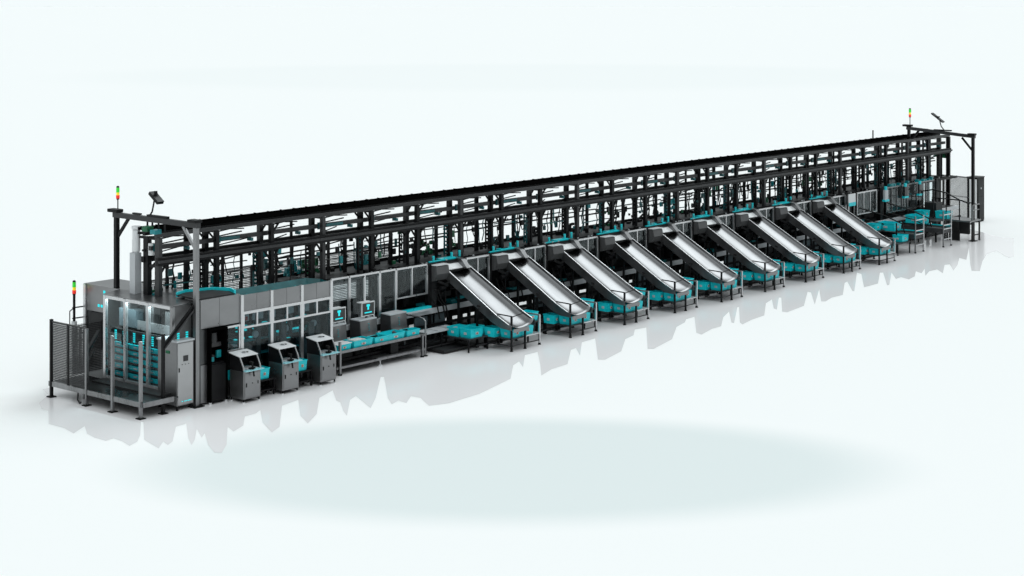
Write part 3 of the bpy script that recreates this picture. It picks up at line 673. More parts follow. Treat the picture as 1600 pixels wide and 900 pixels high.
for i, x in enumerate((.98, 2.28, 3.61)):
    k = k0 if i == 0 else copy_tree(k0)
    k.location = (x, -.64, 0); k['label'] = 'grey steel scanning kiosk %s' % KW[i]
    if i < 2:
        tb = thing('side_trolley', 'dark trolley with a teal tub, right of the kiosk %s' % KW[i], 'trolley', (x + .95, -.3, 0), 'trolleys between the kiosks')
        wb(MB().box(x + .62, x + 1.25, -.45, -.05, .40, .44), 'top', BLACK, tb)
        for a in (.65, 1.2): wb(MB().box(x + a, x + a + .04, -.42, -.38, 0, .40), 'leg', BLACK, tb)
        for a in (.65, 1.2): wb(MB().box(x + a, x + a + .04, -.12, -.08, 0, .40), 'leg', BLACK, tb)
        wb(MB().box(x + .62, x + 1.25, -.45, -.1, .15, .18), 'shelf', BLACK, tb)
        drop_bin(binB, (x + .74, -.40, .44), 'teal tub on the dark trolley right of the kiosk %s' % KW[i], 0, 'teal tubs on the trolleys')

# ================================================================== WORKBENCH
wbn = thing('workbench', 'long grey workbench with scanner hoods and teal bins on its top shelf', 'workbench', (6.5, .3, 0))
wb(MB().box(4.72, 8.3, -.05, .85, .60, .63), 'top', GREYB, wbn)
wb(MB().box(4.72, 8.2, -.09, -.05, .58, .65), 'front_rail', POLE, wbn)
wb(MB().box(4.72, 6.3, -.05, .75, .20, .225), 'lower_shelf', GREYB, wbn); wb(MB().box(6.32, 8.2, -.05, .75, .22, .245), 'lower_shelf', PANEL, wbn)
wb(MB().box(4.72, 8.2, -.09, -.05, .17, .23), 'lower_rail', POLE, wbn)
for x, y, h in ((4.83, -.1, .9), (4.83, .7, .6), (6.45, .72, .6), (8.14, .7, .6), (8.05, -.1, .62)):
    l_ = wb(MB().box(x - .03, x + .03, y - .03, y + .03, .04, h), 'leg', POLE, wbn); wb(MB().cyl((x, y, 0), (x, y, .04), .06, 8), 'foot', RUBBER, l_)
l_ = wb(MB().cyl((6.4, -.06, .04), (6.4, -.06, .2), .02, 8), 'leg', ALU, wbn); wb(MB().cyl((6.4, -.06, 0), (6.4, -.06, .04), .06, 10), 'foot', WHITE, l_)
hp = [(8.2, -.08, .0), (8.2, -.08, .98), (8.19, .0, 1.06), (8.17, .12, 1.09), (8.1, .8, 1.12), (8.0, 1.0, 1.12)]
wb(MB().tube(hp, .026, 8), 'handrail', POLE, wbn)
wb(MB().cyl((8.2, -.08, 0), (8.2, -.08, .03), .07, 8), 'foot', RUBBER, wbn)
wb(MB().box(6.9, 7.2, .02, .4, .25, .58), 'under_box', BLACK, wbn)
def make_hood():
    t = thing('scanner_hood', 'x', 'scanner hood', (0, 0, 0), 'grey scanner hoods on the workbench')
    side = [(.60, .0), (.12, .0), (.0, .06), (.0, .10), (.10, .12), (.17, .16), (.20, .24), (.23, .55), (.60, .57)]
    MB().prism(side, 'x', 0, .02).build('side', GREYB, t)
    MB().prism(side, 'x', .48, .50).build('side', GREYB, t)
    MB().loft([[(x, y, z) for x in (.02, .48)] for y, z in ((.225, .555), (.195, .24), (.165, .16), (.10, .12), (.0, .10), (-.06, .09))]).build('curved_plate', HOODG, t, solid=.012)
    MB().box(.0, .50, .22, .60, .555, .585).build('top', PALE, t)
    MB().box(.02, .48, .58, .60, .0, .55).build('back', BLACK, t)
    MB().box(.16, .36, .0, .1, .125, .16).build('scanner', RUBBER, t)
    b = MB()
    for j in range(5): b.bar((.235 + .02 * (j % 2), .188 + .006 * j, .28 + .045 * j), (.275, .188 + .006 * j, .28 + .045 * j), .012, .02)
    b.build('teal_icon', TEALD, t)
    return t
h0 = make_hood()
HL = ['leftmost grey scanner hood on the workbench, beside the booth end post', 'middle grey scanner hood on the workbench under the white framed screen', 'rightmost grey scanner hood, beside the workbench handrail']
for i, x in enumerate((4.92, 6.10, 7.30)):
    h = h0 if i == 0 else copy_tree(h0)
    h.location = (x, .22, .63); h.scale = (1.35, 1.0, 1.05); h['label'] = HL[i]
wbins = [(4.80, -.04, 'lidded teal bin', PALE), (5.42, -.04, 'open teal bin with papers', None), (6.22, -.04, 'small teal bin under the middle scanner hood', None), (6.68, -.04, 'wide teal bin between two scanner hoods', None), (7.50, -.04, 'small teal bin under the right scanner hood', None)]
binW = make_bin(.72, .42, .19); binS = make_bin(.52, .3, .18)
WL = ['teal bin with a flat white lid at the left end of the workbench', 'wide teal bin filled with white papers, second on the workbench', 'narrow teal bin at the foot of the middle scanner hood', 'widest open teal bin, between the middle and right scanner hoods', 'narrow teal bin at the foot of the right scanner hood']
for i, (x, y, *_r) in enumerate(wbins):
    o_ = drop_bin(binS if i in (0, 2, 4) else binW, (x, y, .63), WL[i], 0, 'teal bins on the workbench')
    if i == 0: lid_owner = o_
pp = thing('paper_pile', 'pile of white papers in the second teal bin of the workbench', 'papers', (5.7, .15, .66))
wb(MB().box(5.46, 5.98, .0, .34, .655, .80).box(5.5, 5.9, .02, .3, .80, .825), 'sheets', PAPER, pp)
def monitor(x, y, z, label, pole):
    t = thing('screen_terminal', label, 'monitor', (x, y, z), 'white framed screens above the workbench')
    W_, H_ = .50, .34
    b = MB().box(x, x + W_, y, y + .04, z + H_, z + H_ + .03); b.box(x, x + .02, y, y + .04, z, z + H_); b.box(x + W_ - .02, x + W_, y, y + .04, z - .12, z + H_); b.box(x, x + W_, y, y + .04, z - .02, z)
    wb(b, 'bezel', WHITE, t)
    s_ = wb(MB().box(x + .02, x + W_ - .02, y + .005, y + .035, z, z + H_), 'screen', SCREEN, t)
    b = MB().box(x + .19, x + .31, y + .0, y + .006, z + .24, z + .30); b.box(x + .22, x + .28, y, y + .006, z + .15, z + .24)
    b.box(x + .11, x + .39, y, y + .006, z + .06, z + .09)
    wb(b, 'screen_icon', TEALG, s_)
    wb(MB().box(x - .1, x + .3, y - .02, y + .1, z + H_ + .03, z + H_ + .055), 'top_tray', WHITE, t)
    if pole: wb(MB().box(x + .13, x + .17, y + .02, y + .06, z + H_ + .05, 2.38), 'pole', WHITE, t)
    wb(MB().box(x + .2, x + .26, y + .04, y + .08, .63, z), 'stand', BLACK, t)
    return t
monitor(5.18, .55, 1.30, 'white framed dark screen with a teal icon beside the booth end post', False)
monitor(6.30, .55, 1.32, 'white framed dark screen with a teal icon hanging from a white pole over the workbench', True)
rt = thing('roller_table', 'low pale roller table right of the workbench handrail', 'table', (9.0, .3, 0))
wb(MB().box(8.4, 9.75, .1, .55, .55, .60), 'top', PALE, rt)
for x in (8.9, 9.4): wb(MB().box(x, x + .012, .1, .55, .6, .606), 'seam', GREYB, rt)
for x, y in ((8.45, .14), (9.1, .14), (9.7, .14), (8.45, .5), (9.7, .5)): wb(MB().box(x - .02, x + .02, y - .02, y + .02, 0, .55), 'leg', BLACK, rt)
wb(MB().box(8.45, 9.7, .12, .16, .15, .18), 'stretcher', GREYB, rt)
ts = thing('sill_tray', 'long teal sill tray under the short glass guard left of the wide pillar', 'tray', (8.4, .9, 1.07))
wb(MB().box(7.5, 9.4, .80, .95, 1.10, 1.17), 'tray', TEAL, ts); wb(MB().box(7.5, 9.4, .76, .8, 1.06, 1.11), 'edge', PALE, ts)
# ================================================================== GANTRIES, LAMPS, OVERHEAD DISPLAYS
def gantry(x, yf, yr, zf, zr, label, m_front, pw=.11):
    t = thing('portal_frame', label, 'gantry', (x, (yf + yr) / 2, 0), 'portal frames at the two ends')
    c = wb(MB().box(x - pw / 2, x + pw / 2, yf - pw / 2, yf + pw / 2, .03, zf - .1), 'post', m_front, t)
    wb(MB().box(x - .16, x + .16, yf - .14, yf + .14, 0, .03), 'base_plate', RUBBER, c)
    c = wb(MB().box(x - pw / 2, x + pw / 2, yr - pw / 2, yr + pw / 2, .03, zr - .1), 'post', BLACK, t)
    wb(MB().bar((x, yf - .1, zf - .06), (x, yr + .1, zr - .06), .12, .13), 'beam', GREYB, t)
    b = MB().bar((x, yf + .05, zf - .62), (x, yf + .5, zf - .12), .05, .08); wsplit(b, 'knee_brace', m_front, t)
    b = MB().bar((x, yr - .05, zr - .62), (x, yr - .5, zr - .12), .05, .08); wsplit(b, 'knee_brace', BLACK, t)
    b = MB().box(x - .11, x + .11, yr - .14, yr + .26, zr + .005, zr + .09); wb(b, 'junction_box', BLACK, t, bevel=.012)
    b = MB().box(x - .13, x + .1, yf - .12, yf + .2, zf + .005, zf + .08); wb(b, 'junction_box', BLACK, t, bevel=.012)
    ym = (yf + yr) / 2
    b = MB().box(x - .05, x + .05, ym - .5, ym + .3, zf + (zr - zf) * .5 + .005, zf + (zr - zf) * .5 + .06); b.box(x - .04, x + .04, ym + .6, ym + .9, (zf + zr) / 2 + .02, (zf + zr) / 2 + .06)
    wb(b, 'cable_duct', BLACK, t)
    return t
gantry(0, 0, 3.2, 4.56, 4.57, 'bare steel portal frame standing over the near left end of the machine', POLE)
gantry(40.5, -1.28, 1.68, 4.45, 4.68, 'black portal frame over the far right end of the machine', BLACK)
def signal_tower(x, y, z, label, stem=.24, s=1.0):
    t = thing('signal_tower', label, 'signal light', (x, y, z), 'red yellow green signal towers')
    r = .055 * s
    wb(MB().cyl((x, y, z), (x, y, z + stem), .02 * s, 8), 'stem', BLACK, t)
    z += stem
    wb(MB().cyl((x, y, z), (x, y, z + .03), r * .9, 14), 'base', BLACK, t); z += .03
    for nm, m_, h in (('red_lens', LRED, .11 * s), ('yellow_lens', LYEL, .09 * s), ('green_lens', LGRN, .16 * s)):
        wb(MB().cyl((x, y, z), (x, y, z + h - .006), r * (1.1 if nm[0] == 'r' else 1), 16), nm, m_, t); z += h
    wb(MB().cyl((x, y, z), (x, y, z + .04), r, 14, r * .7), 'cap', BLACK, t)
    return t
signal_tower(0, 3.15, 4.67, 'signal tower with green over yellow over red lenses on the near portal frame', .24, .78)
signal_tower(40.5, 1.63, 4.78, 'signal tower with green over yellow over red lenses on the far portal frame', .3, .9)
def display(x, y, z, dy, label, thin):
    t = thing('overhead_display', label, 'display', (x, y, z), 'tilted black panels on the portal frames')
    wb(MB().tube([(x, y, z), (x, y - .12 * dy, z + .14), (x, y - .2 * dy, z + .42)], .022, 6), 'bent_arm', BLACK, t)
    c = Vector((x, y - .28 * dy, z + .50)); a = Vector((0, -.80, -.55)).normalized()
    w2 = .21 if not thin else .32
    b = MB().bar(c - a * w2, c + a * w2, .2, .085 if not thin else .05)
    p = wb(b, 'panel', BLACK, t)
    if not thin:
        wb(MB().bar(c, c + Vector((0, .02, .17)), .06), 'camera_head', BLACK, p)
    else: wb(MB().box(c.x - .1, c.x + .1, c.y - .05, c.y + .05, c.z + .02, c.z + .06), 'bracket', BLACK, p)
    return t
display(0, 1.85, 4.57, 1, 'tilted black panel on a bent arm on the near portal frame', False)
display(40.5, .05, 4.62, -1, 'thin tilted black panel on a bent arm on the far portal frame', True)

# ================================================================== LEFT END: glass enclosure
XF = -.55
enc = thing('glass_enclosure', 'glass fronted steel enclosure holding shelves of teal bins at the near left end', 'enclosure', (.2, 2.2, 0))
YP = [2.93, 2.10, 1.18, .24]
for i, y in enumerate(YP): wb(MB().box(XF - .04, XF + .04, y - .045, y + .045, .4, 2.52), 'post', ALU if i != 3 else POLE, enc)
for i in range(3):
    a, c_ = YP[i + 1] + .045, YP[i] - .045
    wb(MB().box(XF - .03, XF + .03, a, c_, .42, .48), 'bottom_rail', ALU, enc); f = wb(MB().box(XF - .035, XF + .035, a, c_, 2.45, 2.53), 'window_frame', ALU, enc)
    wb(MB().box(XF - .006, XF + .006, a, c_, .48, 2.45), 'pane', GLASSC, f)
    wb(MB().box(XF - .05, XF - .03, a + .02, a + .06, 1.35, 1.62), 'handle', BLACK, f)
wb(MB()._add([(XF - .06, .18, 2.55), (.95, .18, 2.60), (.95, 4.5, 2.60), (-.08, 4.5, 2.60), (-.08, 2.98, 2.6), (XF - .06, 2.98, 2.55)], [(0, 1, 2, 3, 4, 5)]), 'roof', PANEL, enc, solid=.02)
wb(MB().box(XF + .04, .02, .22, .25, 1.62, 2.53), 'front_panel', FRONT, enc); wb(MB().box(XF + .04, .02, .222, .25, .1, 1.6), 'front_panel', PANELD, enc)
b = MB()
for a in (-.42, -.15):
    for j in range(4): b.box(a, a + .07, .21, .222, 1.66 + j * .055, 1.695 + j * .055)
wsplit(b, 'teal_marking', TEALG, enc)
# recessed end wall with slot and door
XR = -.06
wb(MB().box(XR, XR + .03, 3.0, 4.42, 1.92, 2.59), 'end_panel', PANEL, enc)
wb(MB().box(XR - .03, XR + .05, 4.42, 4.52, .1, 2.6), 'corner_post', ALU, enc)
wb(MB().box(XR - .006, XR, 3.60, 3.68, 2.28, 2.5), 'teal_slot', TEALG, enc)
b = MB()
for j in range(4): b.box(XR - .006, XR, 3.45 + j * .13, 3.53 + j * .13, 2.05, 2.12)
wsplit(b, 'teal_marking', TEALG, enc)
wb(MB().box(XR + .02, XR + .04, 3.0, 4.42, .02, 1.92), 'mesh_backing', PANELD, enc)
d = wb(MB().box(XR - .03, XR, 3.35, 4.25, .95, 1.9), 'door', BELT, enc)
wb(MB().box(XR - .02, XR + .1, 3.05, 3.3, 1.3, 1.75), 'switch_box', PALE, enc)
wb(MB().box(XF, .9, 2.95, 2.98, .1, 2.5), 'inner_wall', PANELD, enc)
wb(MB().box(.9, .94, .25, 4.5, .1, 2.55), 'rear_wall', PANELD, enc)
wb(MB().box(XF, .9, .25, 2.95, .1, .42), 'base', BLACK, enc)
# dark header with teal digits behind the glass, robot column, shelf levels
hd = wb(MB().box(XF + .14, XF + .18, .35, 2.88, 1.36, 1.70), 'header_panel', BELT, enc)
b = MB()
for a in (2.72, 2.38, 1.96, 1.58, 1.22, .72, .5):
    for j in range(5): b.box(XF + .125, XF + .14, a - .07, a, 1.42 + j * .05, 1.45 + j * .05)
wb(b, 'teal_digits', TEALG, hd)
b = MB().box(XF + .3, XF + .6, 2.3, 2.7, 1.75, 2.5); b.cyl((XF + .5, 1.7, 1.75), (XF + .5, 1.7, 2.45), .16, 14); b.box(XF + .3, XF + .5, 1.35, 1.5, 1.7, 2.5); b.box(XF + .3, XF + .6, .5, .9, 1.75, 2.3)
wsplit(b, 'inner_column', PANEL, enc)
wb(MB().box(XF + .25, XF + .5, 2.0, 2.7, 1.75, 2.2), 'inner_box', BLUEG, enc)
wb(MB().box(XF + .28, XF + .32, .7, 2.0, 1.72, 1.95), 'inner_cover', ALU, enc)
LV = [.50, .70, .90, 1.08, 1.24]
for z in LV:
    wb(MB().box(XF + .08, .2, .3, 2.88, z - .03, z - .008), 'shelf', BLACK, enc)
    wb(MB().box(XF + .07, XF + .09, .3, 2.88, z - .035, z + .012), 'shelf_lip', GREYB, enc)
binE = make_bin(.40, .62, .13)
SW = ['bottom', 'second', 'third', 'fourth', 'top']; CW = ['left', 'middle', 'right', 'far right']
for i, z in enumerate(LV):
    for j, y in enumerate((2.22, 1.52, .90)):
        o_ = drop_bin(binE, (XF + .10, y, z), 'teal bin in the %s column on the %s shelf of the glass enclosure' % (CW[j], SW[i]), 0, 'teal bins on the enclosure shelves')

ld = bpy.data.lights.new('enclosure_fill_light', 'AREA'); ld.shape = 'RECTANGLE'; ld.size = .12; ld.size_y = 2.5; ld.energy = 45; ld.color = (.85, 1, 1)  # fill light added to brighten the shelf bins; no lamp seen there
lo = bpy.data.objects.new('enclosure_fill_light', ld); COL.objects.link(lo); lo.location = (XF + .02 + .06, 1.6, 2.42)
lo.rotation_euler = (0, R(8), 0)
# ================================================================== LEFT END: platform, posts, fence, rails, cabinet
pf = thing('access_platform', 'low grey access platform with railing posts at the near left end', 'platform', (-1.2, 1.9, 0))
PXX = -1.68
wb(MB().box(PXX, XF - .05, -.05, 3.75, .33, .38), 'deck', PANELD, pf)
wb(MB().box(PXX - .02, PXX + .02, -.05, 3.75, .28, .40), 'edge_beam', POLE, pf)
wb(MB().box(PXX, -.75, -.08, -.04, .28, .40), 'edge_beam', POLE, pf)
wb(MB().box(-1.0, XF, .2, 2.9, .381, .42), 'kick_plate', BELT, pf)
for y, h, m_ in ((.02, 1.86, POLE), (1.12, 1.87, POLE), (2.17, 1.92, POLE), (3.65, 1.98, BLACK)):
    l_ = wb(MB().box(PXX - .035, PXX + .035, y - .035, y + .035, .03, h), 'post', m_, pf); wb(MB().box(PXX - .09, PXX + .09, y - .09, y + .09, 0, .03), 'foot_plate', RUBBER, l_)
l_ = wb(MB().box(-1.03, -.96, .0, .07, .03, 1.95), 'post', BLACK, pf); wb(MB().box(-1.09, -.9, -.05, .12, 0, .03), 'foot_plate', RUBBER, l_)
wb(MB().box(PXX - .02, PXX + .02, 2.9, 2.97, .4, 1.93), 'post', BLACK, pf)
m_ = MB(); wiremesh(m_, (PXX, 2.2, .42), (0, 1, 0), (0, 0, 1), 1.42, 1.48, .042, .02)
m_.box(PXX - .02, PXX + .02, 2.2, 3.62, 1.90, 1.94); wb(m_, 'mesh_panel', GREYB, pf)
m_ = MB(); wiremesh(m_, (-1.0, 3.75, .42), (1, 0, 0), (0, 0, 1), .95, 1.3, .042, .02); wb(m_, 'mesh_panel', GREYB, pf)
wb(MB().bar((PXX, 2.2, 1.28), (-.75, 2.95, 1.62), .07, .1), 'handrail', BLACK, pf)
wb(MB().bar((PXX + .02, 2.2, 1.02), (-1.0, 2.75, 1.25), .03), 'handrail', BLACK, pf)
wb(MB().bar((PXX + .3, 2.7, .34), (PXX + .3, 2.7, .05), .05), 'leg', POLE, pf)
wb(MB().tube([(PXX, 2.52, .30), (PXX, 2.55, .10), (PXX, 2.45, .02), (PXX, 2.4, .06)], .022, 6), 'cable_loop', GREYB, pf)
st = thing('diagonal_strut', 'black diagonal strut falling from the enclosure roof corner to the railing post', 'strut', (-.4, .1, 2.0))
wb(MB().bar((.12, .06, 2.62), (-1.0, .04, 1.62), .05, .09), 'bar', BLACK, st)
wb(MB().bar((.10, .0, 2.56), (-.98, -.02, 1.60), .02, .03), 'edge', GREYB, st)
wb(MB().bar((-1.0, .04, 1.62), (-1.0, .04, 1.3), .05, .07), 'clamp', BLACK, st)
lt = thing('lamp_pole', 'thin black pole with a white cylinder at the left corner of the enclosure', 'pole', (-.3, 4.62, .5))
wb(MB().cyl((-.3, 4.62, .4), (-.3, 4.62, 2.32), .035, 8), 'pole', BLACK, lt)
wb(MB().cyl((-.3, 4.62, .98), (-.3, 4.62, 1.62), .075, 12), 'cylinder', WHITE, lt)
wb(MB().box(-.45, -.15, 4.5, 4.74, .35, .62), 'white_box', WHITE, lt)
b = MB()
for z in (1.1, 1.3, 1.7, 1.98): b.bar((-.36, 4.62, z), (-.1, 4.5, z + .02), .03)
wb(b, 'bracket', BLACK, lt)
wb(MB().tube([(-.42, 4.62, 1.5), (-.44, 4.62, 1.6), (-.44, 4.62, 1.9), (-.3, 4.62, 1.98)], .015, 5), 'hose', BLACK, lt)
signal_tower(-.3, 4.62, 2.32, 'lower red yellow green signal tower at the left corner of the glass enclosure', .0, .85)
ec = thing('control_cabinet', 'free standing grey control cabinet with a pale top in front of the glass enclosure', 'cabinet', (-.35, -.3, 0))
cx0, cx1, cy0, cy1 = -.62, -.10, -.02, .72
wb(MB().box(cx0, cx1, cy0, cy1, .12, 1.68), 'body', PANEL, ec, bevel=.01)
d = wb(MB().box(cx0 + .02, cx1 - .02, cy0 - .014, cy0, .15, 1.65), 'door', SILVER, ec, bevel=.004)
wb(MB().box(cx0 + .05, cx0 + .075, cy0 - .026, cy0 - .014, .95, 1.05), 'handle', BLACK, d)
wb(MB().box(cx0 + .19, cx0 + .34, cy0 - .02, cy0 - .014, 1.2, 1.34), 'keypad', GREYB, d)
b = MB()
for a in (.14, .24, .34): b.box(cx0 + a, cx0 + a + .03, cy0 - .02, cy0 - .014, 1.12, 1.135)
wb(b, 'button', BLACK, d)
b = MB().box(cx0 + .14, cx0 + .17, cy0 - .02, cy0 - .014, .215, .235); b.box(cx0 + .21, cx0 + .30, cy0 - .02, cy0 - .014, .215, .23); b.box(cx0 + .32, cx0 + .44, cy0 - .02, cy0 - .014, .215, .235)
wsplit(b, 'teal_marking', TEALG, d)
wb(MB().box(cx0 - .02, cx1 + .02, cy0 - .02, cy1 + .02, 1.68, 1.72), 'top', PALE, ec)
wb(MB().box(cx0 - .012, cx0, .25, .40, 1.38, 1.45), 'green_switch', GREEN, ec)
for x, y in ((cx0 + .04, cy0 + .04), (cx1 - .04, cy0 + .04), (cx0 + .04, cy1 - .04), (cx1 - .04, cy1 - .04)): wb(MB().box(x - .025, x + .025, y - .025, y + .025, 0, .12), 'leg', BLACK, ec)

# ================================================================== FENCES
def fence(name_label, p, u, length, h, nb, group='black wire mesh fences', z0=.12):
    t = thing('mesh_fence', name_label, 'fence', p, group)
    u = Vector(u).normalized(); p = Vector(p)
    for i in range(nb + 1):
        q = p + u * (length * i / nb); wb(MB().box(q.x - .04, q.x + .04, q.y - .04, q.y + .04, 0, h + .02), 'post', BLACK, t)
    for i in range(nb):
        a = p + u * (length * i / nb + .05); ln = length / nb - .1
        b = MB(); wiremesh(b, (a.x, a.y, z0), u, (0, 0, 1), ln, h - z0, .05, .02)
        for i in range(1, 12 if a.x < 40 else 1): z = z0 + (h - z0) * i / 12; b.bar((a.x, a.y, z), (a.x + u.x * ln, a.y + u.y * ln, z), .018)
        b.bar((a.x, a.y, h), (a.x + u.x * ln, a.y + u.y * ln, h), .05); b.bar((a.x, a.y, z0), (a.x + u.x * ln, a.y + u.y * ln, z0), .05)
        b.bar((a.x, a.y, h * .55), (a.x + u.x * ln, a.y + u.y * ln, h * .55), .04)
        wb(b, 'mesh_panel', WIRE, t)
    return t
fence('long black mesh fence standing behind the near half of the rack', (2.6, 6.0, 0), (1, 0, 0), 10.4, 2.1, 7)
b = MB()
for z in (.5, 1.1): b.box(3.0, 13, 5.7, 5.8, z, z + .08)
t = thing('rear_conveyor', 'dark conveyor line at the back of the machine in front of the mesh fence', 'conveyor', (8, 4.4, 0))
wb(MB().box(1.5, 13.5, 3.6, 5.0, .55, .62), 'belt', BELT, t)
for y in (3.6, 5.0): wb(MB().box(1.5, 13.5, y - .03, y + .03, .5, .72), 'side_rail', BLACK, t)
for k in range(9): wb(MB().box(1.6 + k * 1.45, 1.68 + k * 1.45, 3.6, 5.0, 0, .5), 'trestle', BLACK, t)

# ================================================================== RIGHT END
guard(34.75, 36.35, 1.45, 2.36, 3, 'three-pane glass guard just right of the ninth steel chute')
guard(37.2, 39.0, 1.3, 2.37, 4, 'four-pane glass guard behind the second bin conveyor', fr=POLE)
guard(39.15, 41.6, 1.3, 2.37, 3, 'glass guard near the far end of the machine behind the last bins', y=1.05, fr=POLE)
sg = thing('hanging_sign', 'small white board with a teal lower edge right of the ninth steel chute', 'sign', (33.9, .9, 2.2))
wb(MB().box(33.75, 34.3, .80, .84, 2.0, 2.38), 'board', WHITE, sg); wb(MB().box(33.75, 34.3, .79, .80, 1.9, 2.04), 'teal_edge', TEAL, sg)
wb(MB().box(33.76, 33.82, .82, .86, .9, 2.0), 'post', ALU, sg); wb(MB().box(34.2, 34.25, .82, .86, .9, 2.0), 'post', POLE, sg)
for i, (x, nm) in enumerate(((34.05, 'just after the ninth steel chute'), (36.75, 'between the two bin conveyors'), (41.75, 'at the far end of the glass guards'))):
    t = thing('guard_pillar', 'black pillar at the far end, %s' % nm, 'pillar', (x, 1.05, 0), 'black pillars along the machine front')
    wb(MB().box(x - .09, x + .09, .97, 1.15, 0, 2.4), 'post', BLACK, t); wb(MB().box(x - .05, x + .3, 1.02, 1.2, 1.5, 2.3), 'side_box', BELT, t)
for i, x in enumerate((36.9, 38.6, 39.9)):
    v = thing('teal_valve', 'teal capped white valve unit on the far guards, %s' % ('beside the second bin conveyor', 'above the third row of bins', 'nearest the far end')[i], 'valve', (x, .9, 2.2), 'teal valve units at the far end')
    wb(MB().box(x - .1, x + .15, .82, .92, 1.9, 2.3), 'body', PALE if i == 0 else PANELD, v); wb(MB().cyl((x, .86, 2.3), (x, .86, 2.44), .065, 10), 'cap', TEAL, v); wb(MB().box(x - .15, x + .2, .80, .93, 1.82, 1.9), 'teal_edge', TEAL, v)
    b = MB()
    for j in range(5): a = x + .5 + rnd.uniform(-.2, .8); b.box(a, a + .12, .9, 1.05, 2.38, 2.38 + rnd.uniform(.04, .13))
    wsplit(b, 'valve_bank', TEALD, v)
def station(x, y0, label, nm):
    t = thing('bin_conveyor', label, 'conveyor', (x, 0, 0), 'short bin conveyors at the far end')
    wb(MB().box(x, x + .72, y0, 1.0, .66, .72), 'belt', BELT, t)
    wb(MB().box(x - .02, x + .02, y0, 1.0, .58, .76), 'side_rail', GREYB, t); wb(MB().box(x + .70, x + .74, y0, 1.0, .58, .78), 'side_rail', PANEL, t)
    wb(MB().box(x + .71, x + .75, y0, 1.0, .782, .82), 'teal_strip', TEAL, t); wb(MB().box(x, x + .72, y0 - .02, y0 + .02, .56, .76), 'end_plate', GREYB, t)
    for a in (0, .70):
        l_ = wb(MB().box(x + a - .022, x + a + .022, y0 - .06, y0 - .015, .05, 1.48), 'ladder_post', ALU if a else POLE, t); wb(MB().cyl((x + a, y0 - .04, 0), (x + a, y0 - .04, .05), .045, 8), 'foot', RUBBER, l_)
    b = MB()
    for z in (.3, .72, .88, 1.30): b.box(x, x + .70, y0 - .055, y0 - .025, z, z + .035)
    wsplit(b, 'ladder_rung', ALU, t)
    for a, c_ in ((.0, .3), (.72, .3), (-.4, -.5)): wb(MB().box(x + a - .022, x + a + .022, c_ - .022, c_ + .022, 0, 1.2 if a < 0 else .6), 'leg', BLACK, t)
    wb(MB().tube([(x - .9, .9, 1.75), (x - .3, .1, 1.45), (x + .1, -.5, 1.12), (x + .1, -.6, .76)], .028, 6), 'handrail', BLACK, t)
    wb(MB().tube([(x - .9, .9, 1.35), (x - .2, .0, 1.05), (x + .05, -.4, .8)], .022, 6), 'handrail', BLACK, t)
    b = MB()
    for j in range(6): a = rnd.uniform(-.1, .5); c_ = rnd.uniform(-.6, .5); b.cyl((x + a, c_, .55), (x + a + .15, c_, .55), .08, 8); b.box(x + a, x + a + .18, c_, c_ + .2, .3, .52)
    wsplit(b, 'drive_unit', BLACK, t)
    return t
station(35.66, -1.08, 'short bin conveyor with a bright ladder frame nearest the ninth steel chute', 'a')
station(37.98, -1.14, 'short bin conveyor with a bright ladder frame beside the far platform', 'b')
binL = make_bin(.62, .78, .32); binM = make_bin(.5, .55, .3)
drop_bin(binL, (35.35, -.35, .84), 'big teal bin on the conveyor nearest the ninth steel chute', 0, 'big teal bins at the far end')
drop_bin(binL, (38.05, -.20, .86), 'big teal bin on the conveyor beside the far platform', 0, 'big teal bins at the far end')
drop_bin(binM, (40.0, -.35, .9), 'big teal bin in front of the far platform, farthest from the chutes', 0, 'big teal bins at the far end')
drop_bin(bin0, (34.6, .1, .9), 'small teal bin behind the end of the ninth steel chute', 0, 'small teal bins at the far end')
drop_bin(bin0, (35.0, -.9, .50), 'teal bin low beside the right edge of the ninth steel chute', 0, 'small teal bins at the far end')
drop_bin(bin0, (39.2, .3, 1.0), 'small teal bin half hidden behind the farthest big teal bin', 0, 'small teal bins at the far end')
s = thing('bin_stand', 'dark stand carrying the bins right of the ninth steel chute', 'stand', (35.0, -.5, 0), 'stands at the far end')
wb(MB().box(34.55, 35.6, -.95, .6, .44, .49), 'top', GREYB, s); wb(MB().box(34.55, 35.3, .05, .6, .84, .89), 'shelf', GREYB, s)
for a, c_ in ((34.58, -.92), (35.56, -.92), (34.58, .57), (35.27, .57)): wb(MB().box(a - .02, a + .02, c_ - .02, c_ + .02, 0, .89 if c_ > 0 else .45), 'leg', BLACK, s)
s = thing('bin_stand', 'dark stand carrying the farthest big teal bin', 'stand', (39.7, .3, 0), 'stands at the far end')
wb(MB().box(39.1, 40.2, -.3, .9, .84, .89), 'top', GREYB, s)
for a, c_ in ((39.13, -.27), (40.17, -.27), (39.13, .87), (40.17, .87)): wb(MB().box(a - .03, a + .03, c_ - .03, c_ + .03, 0, .85), 'leg', BLACK, s)
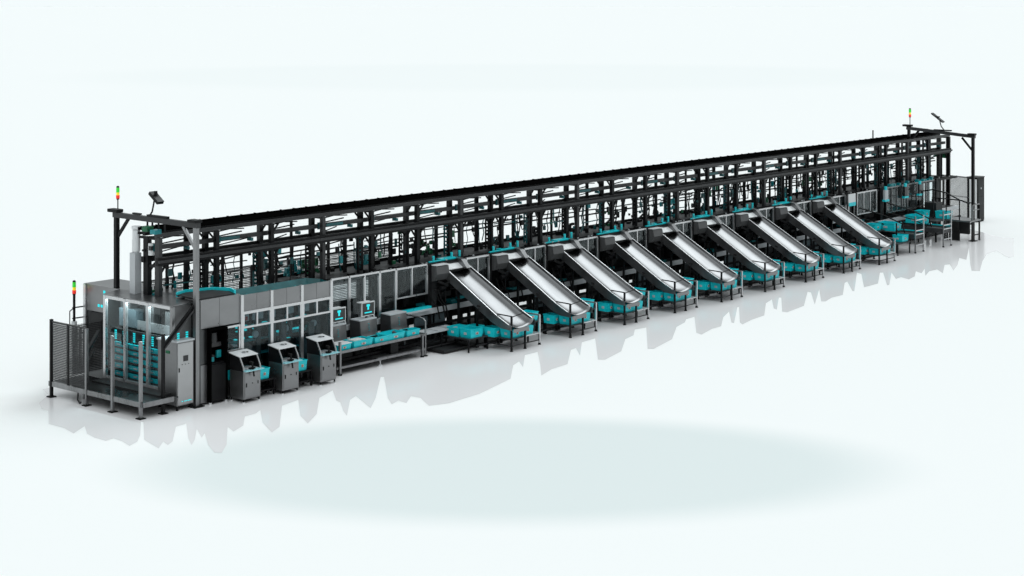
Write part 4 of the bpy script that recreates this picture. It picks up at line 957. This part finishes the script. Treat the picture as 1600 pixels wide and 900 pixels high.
# far platform with railing
fp = thing('access_platform', 'raised grey platform with thin railings at the far right end', 'platform', (40.6, -.3, 0), 'access platforms')
wb(MB().box(40.0, 41.0, -1.4, .9, .84, .90), 'deck', PANEL, fp)
for x, y, h in ((40.27, -1.36, 1.0), (40.93, -1.36, 1.5), (40.95, .8, 1.6), (40.1, -.2, .9)):
    wb(MB().box(x - .028, x + .028, y - .028, y + .028, 0, h), 'leg', BLACK, fp)
wb(MB().box(40.3, 40.93, -1.38, -1.34, .25, .29), 'stretcher', BLACK, fp)
b = MB().box(40.24, 40.3, -1.39, -1.33, .9, 1.55)
for z in (1.3, 1.52): b.box(40.27, 40.93, -1.38, -1.34, z, z + .03)
wb(b, 'end_rail', POLE, fp)
wb(MB().box(40.28, 40.4, -1.2, -.7, .3, .84), 'skirt_panel', BELT, fp)
b = MB()
for y, h in ((-.9, 1.75), (-.3, 2.0), (.3, 2.1), (.8, 2.0)): b.cyl((40.02, y, .9), (40.02, y, h), .025, 6)
b.tube([(40.02, -1.36, 1.62), (40.02, -.9, 1.75), (40.02, -.3, 2.0), (40.02, .3, 2.1), (40.02, .8, 2.0)], .03, 6)
wb(b, 'railing', BLACK, fp); b = MB(); b.tube([(40.9, -1.36, 1.5), (40.9, -.5, 1.62), (40.9, .8, 1.65)], .025, 6)
wb(b, 'railing', BLACK, fp)
b = MB().box(39.85, 40.0, -.9, -.55, .45, .84); b.box(39.88, 39.97, -.95, -.5, .05, .5); wb(b, 'step_box', RUBBER, fp)
b = MB().box(40.3, 40.85, .3, .85, .9, 1.5); wb(b, 'black_box', BELT, fp)
fence('black mesh fence running from the rack end to the far cabinet', (46.45, 1.7, 0), (.35, 1.45, 0), 1.55, 2.02, 1, z0=.15)
fc = thing('end_cabinet', 'tall black cabinet with a pale left edge at the far right end', 'cabinet', (46.75, 1.4, 0), 'cabinets')
ax, ay = 46.45, 1.35
wb(MB().box(ax, ax + .72, ay, ay + .5, .06, 2.02), 'body', BLACK, fc); d = wb(MB().box(ax + .07, ax + .64, ay - .02, ay, .12, 1.95), 'door', BELT, fc)
wb(MB().box(ax - .05, ax, ay + .02, ay + .36, .06, 1.96), 'pale_side', WHITE, fc); wb(MB().box(ax + .3, ax + .37, ay - .035, ay - .02, 1.5, 1.57), 'handle', PALE, d)
wb(MB().box(ax + .05, ax + .66, ay - .025, ay - .018, 1.15, 1.18), 'seam', BLACK, d); wb(MB().box(ax - .06, ax + .74, ay - .02, ay + .52, 2.02, 2.06), 'cap', BLACK, fc)
wb(MB().box(ax + .02, ax + .70, ay + .02, ay + .48, 0, .06), 'plinth', RUBBER, fc)
for x in (42.6, 43.0): pass
ep = thing('end_wall_panel', 'dark mesh clad panel behind the last columns at the far end', 'panel', (42.5, 2.4, 0))
b = MB(); wiremesh(b, (41.2, 2.8, .2), (1, 0, 0), (0, 0, 1), 1.7, 2.4, .075, .022); wb(b, 'mesh', WIRE, ep); wb(MB().box(41.2, 42.9, 2.78, 2.82, 2.58, 2.64), 'top_bar', BLACK, ep)
wb(MB().box(4.76, 5.30, -.08, .30, .812, .83), 'lid', WHITE, lid_owner)
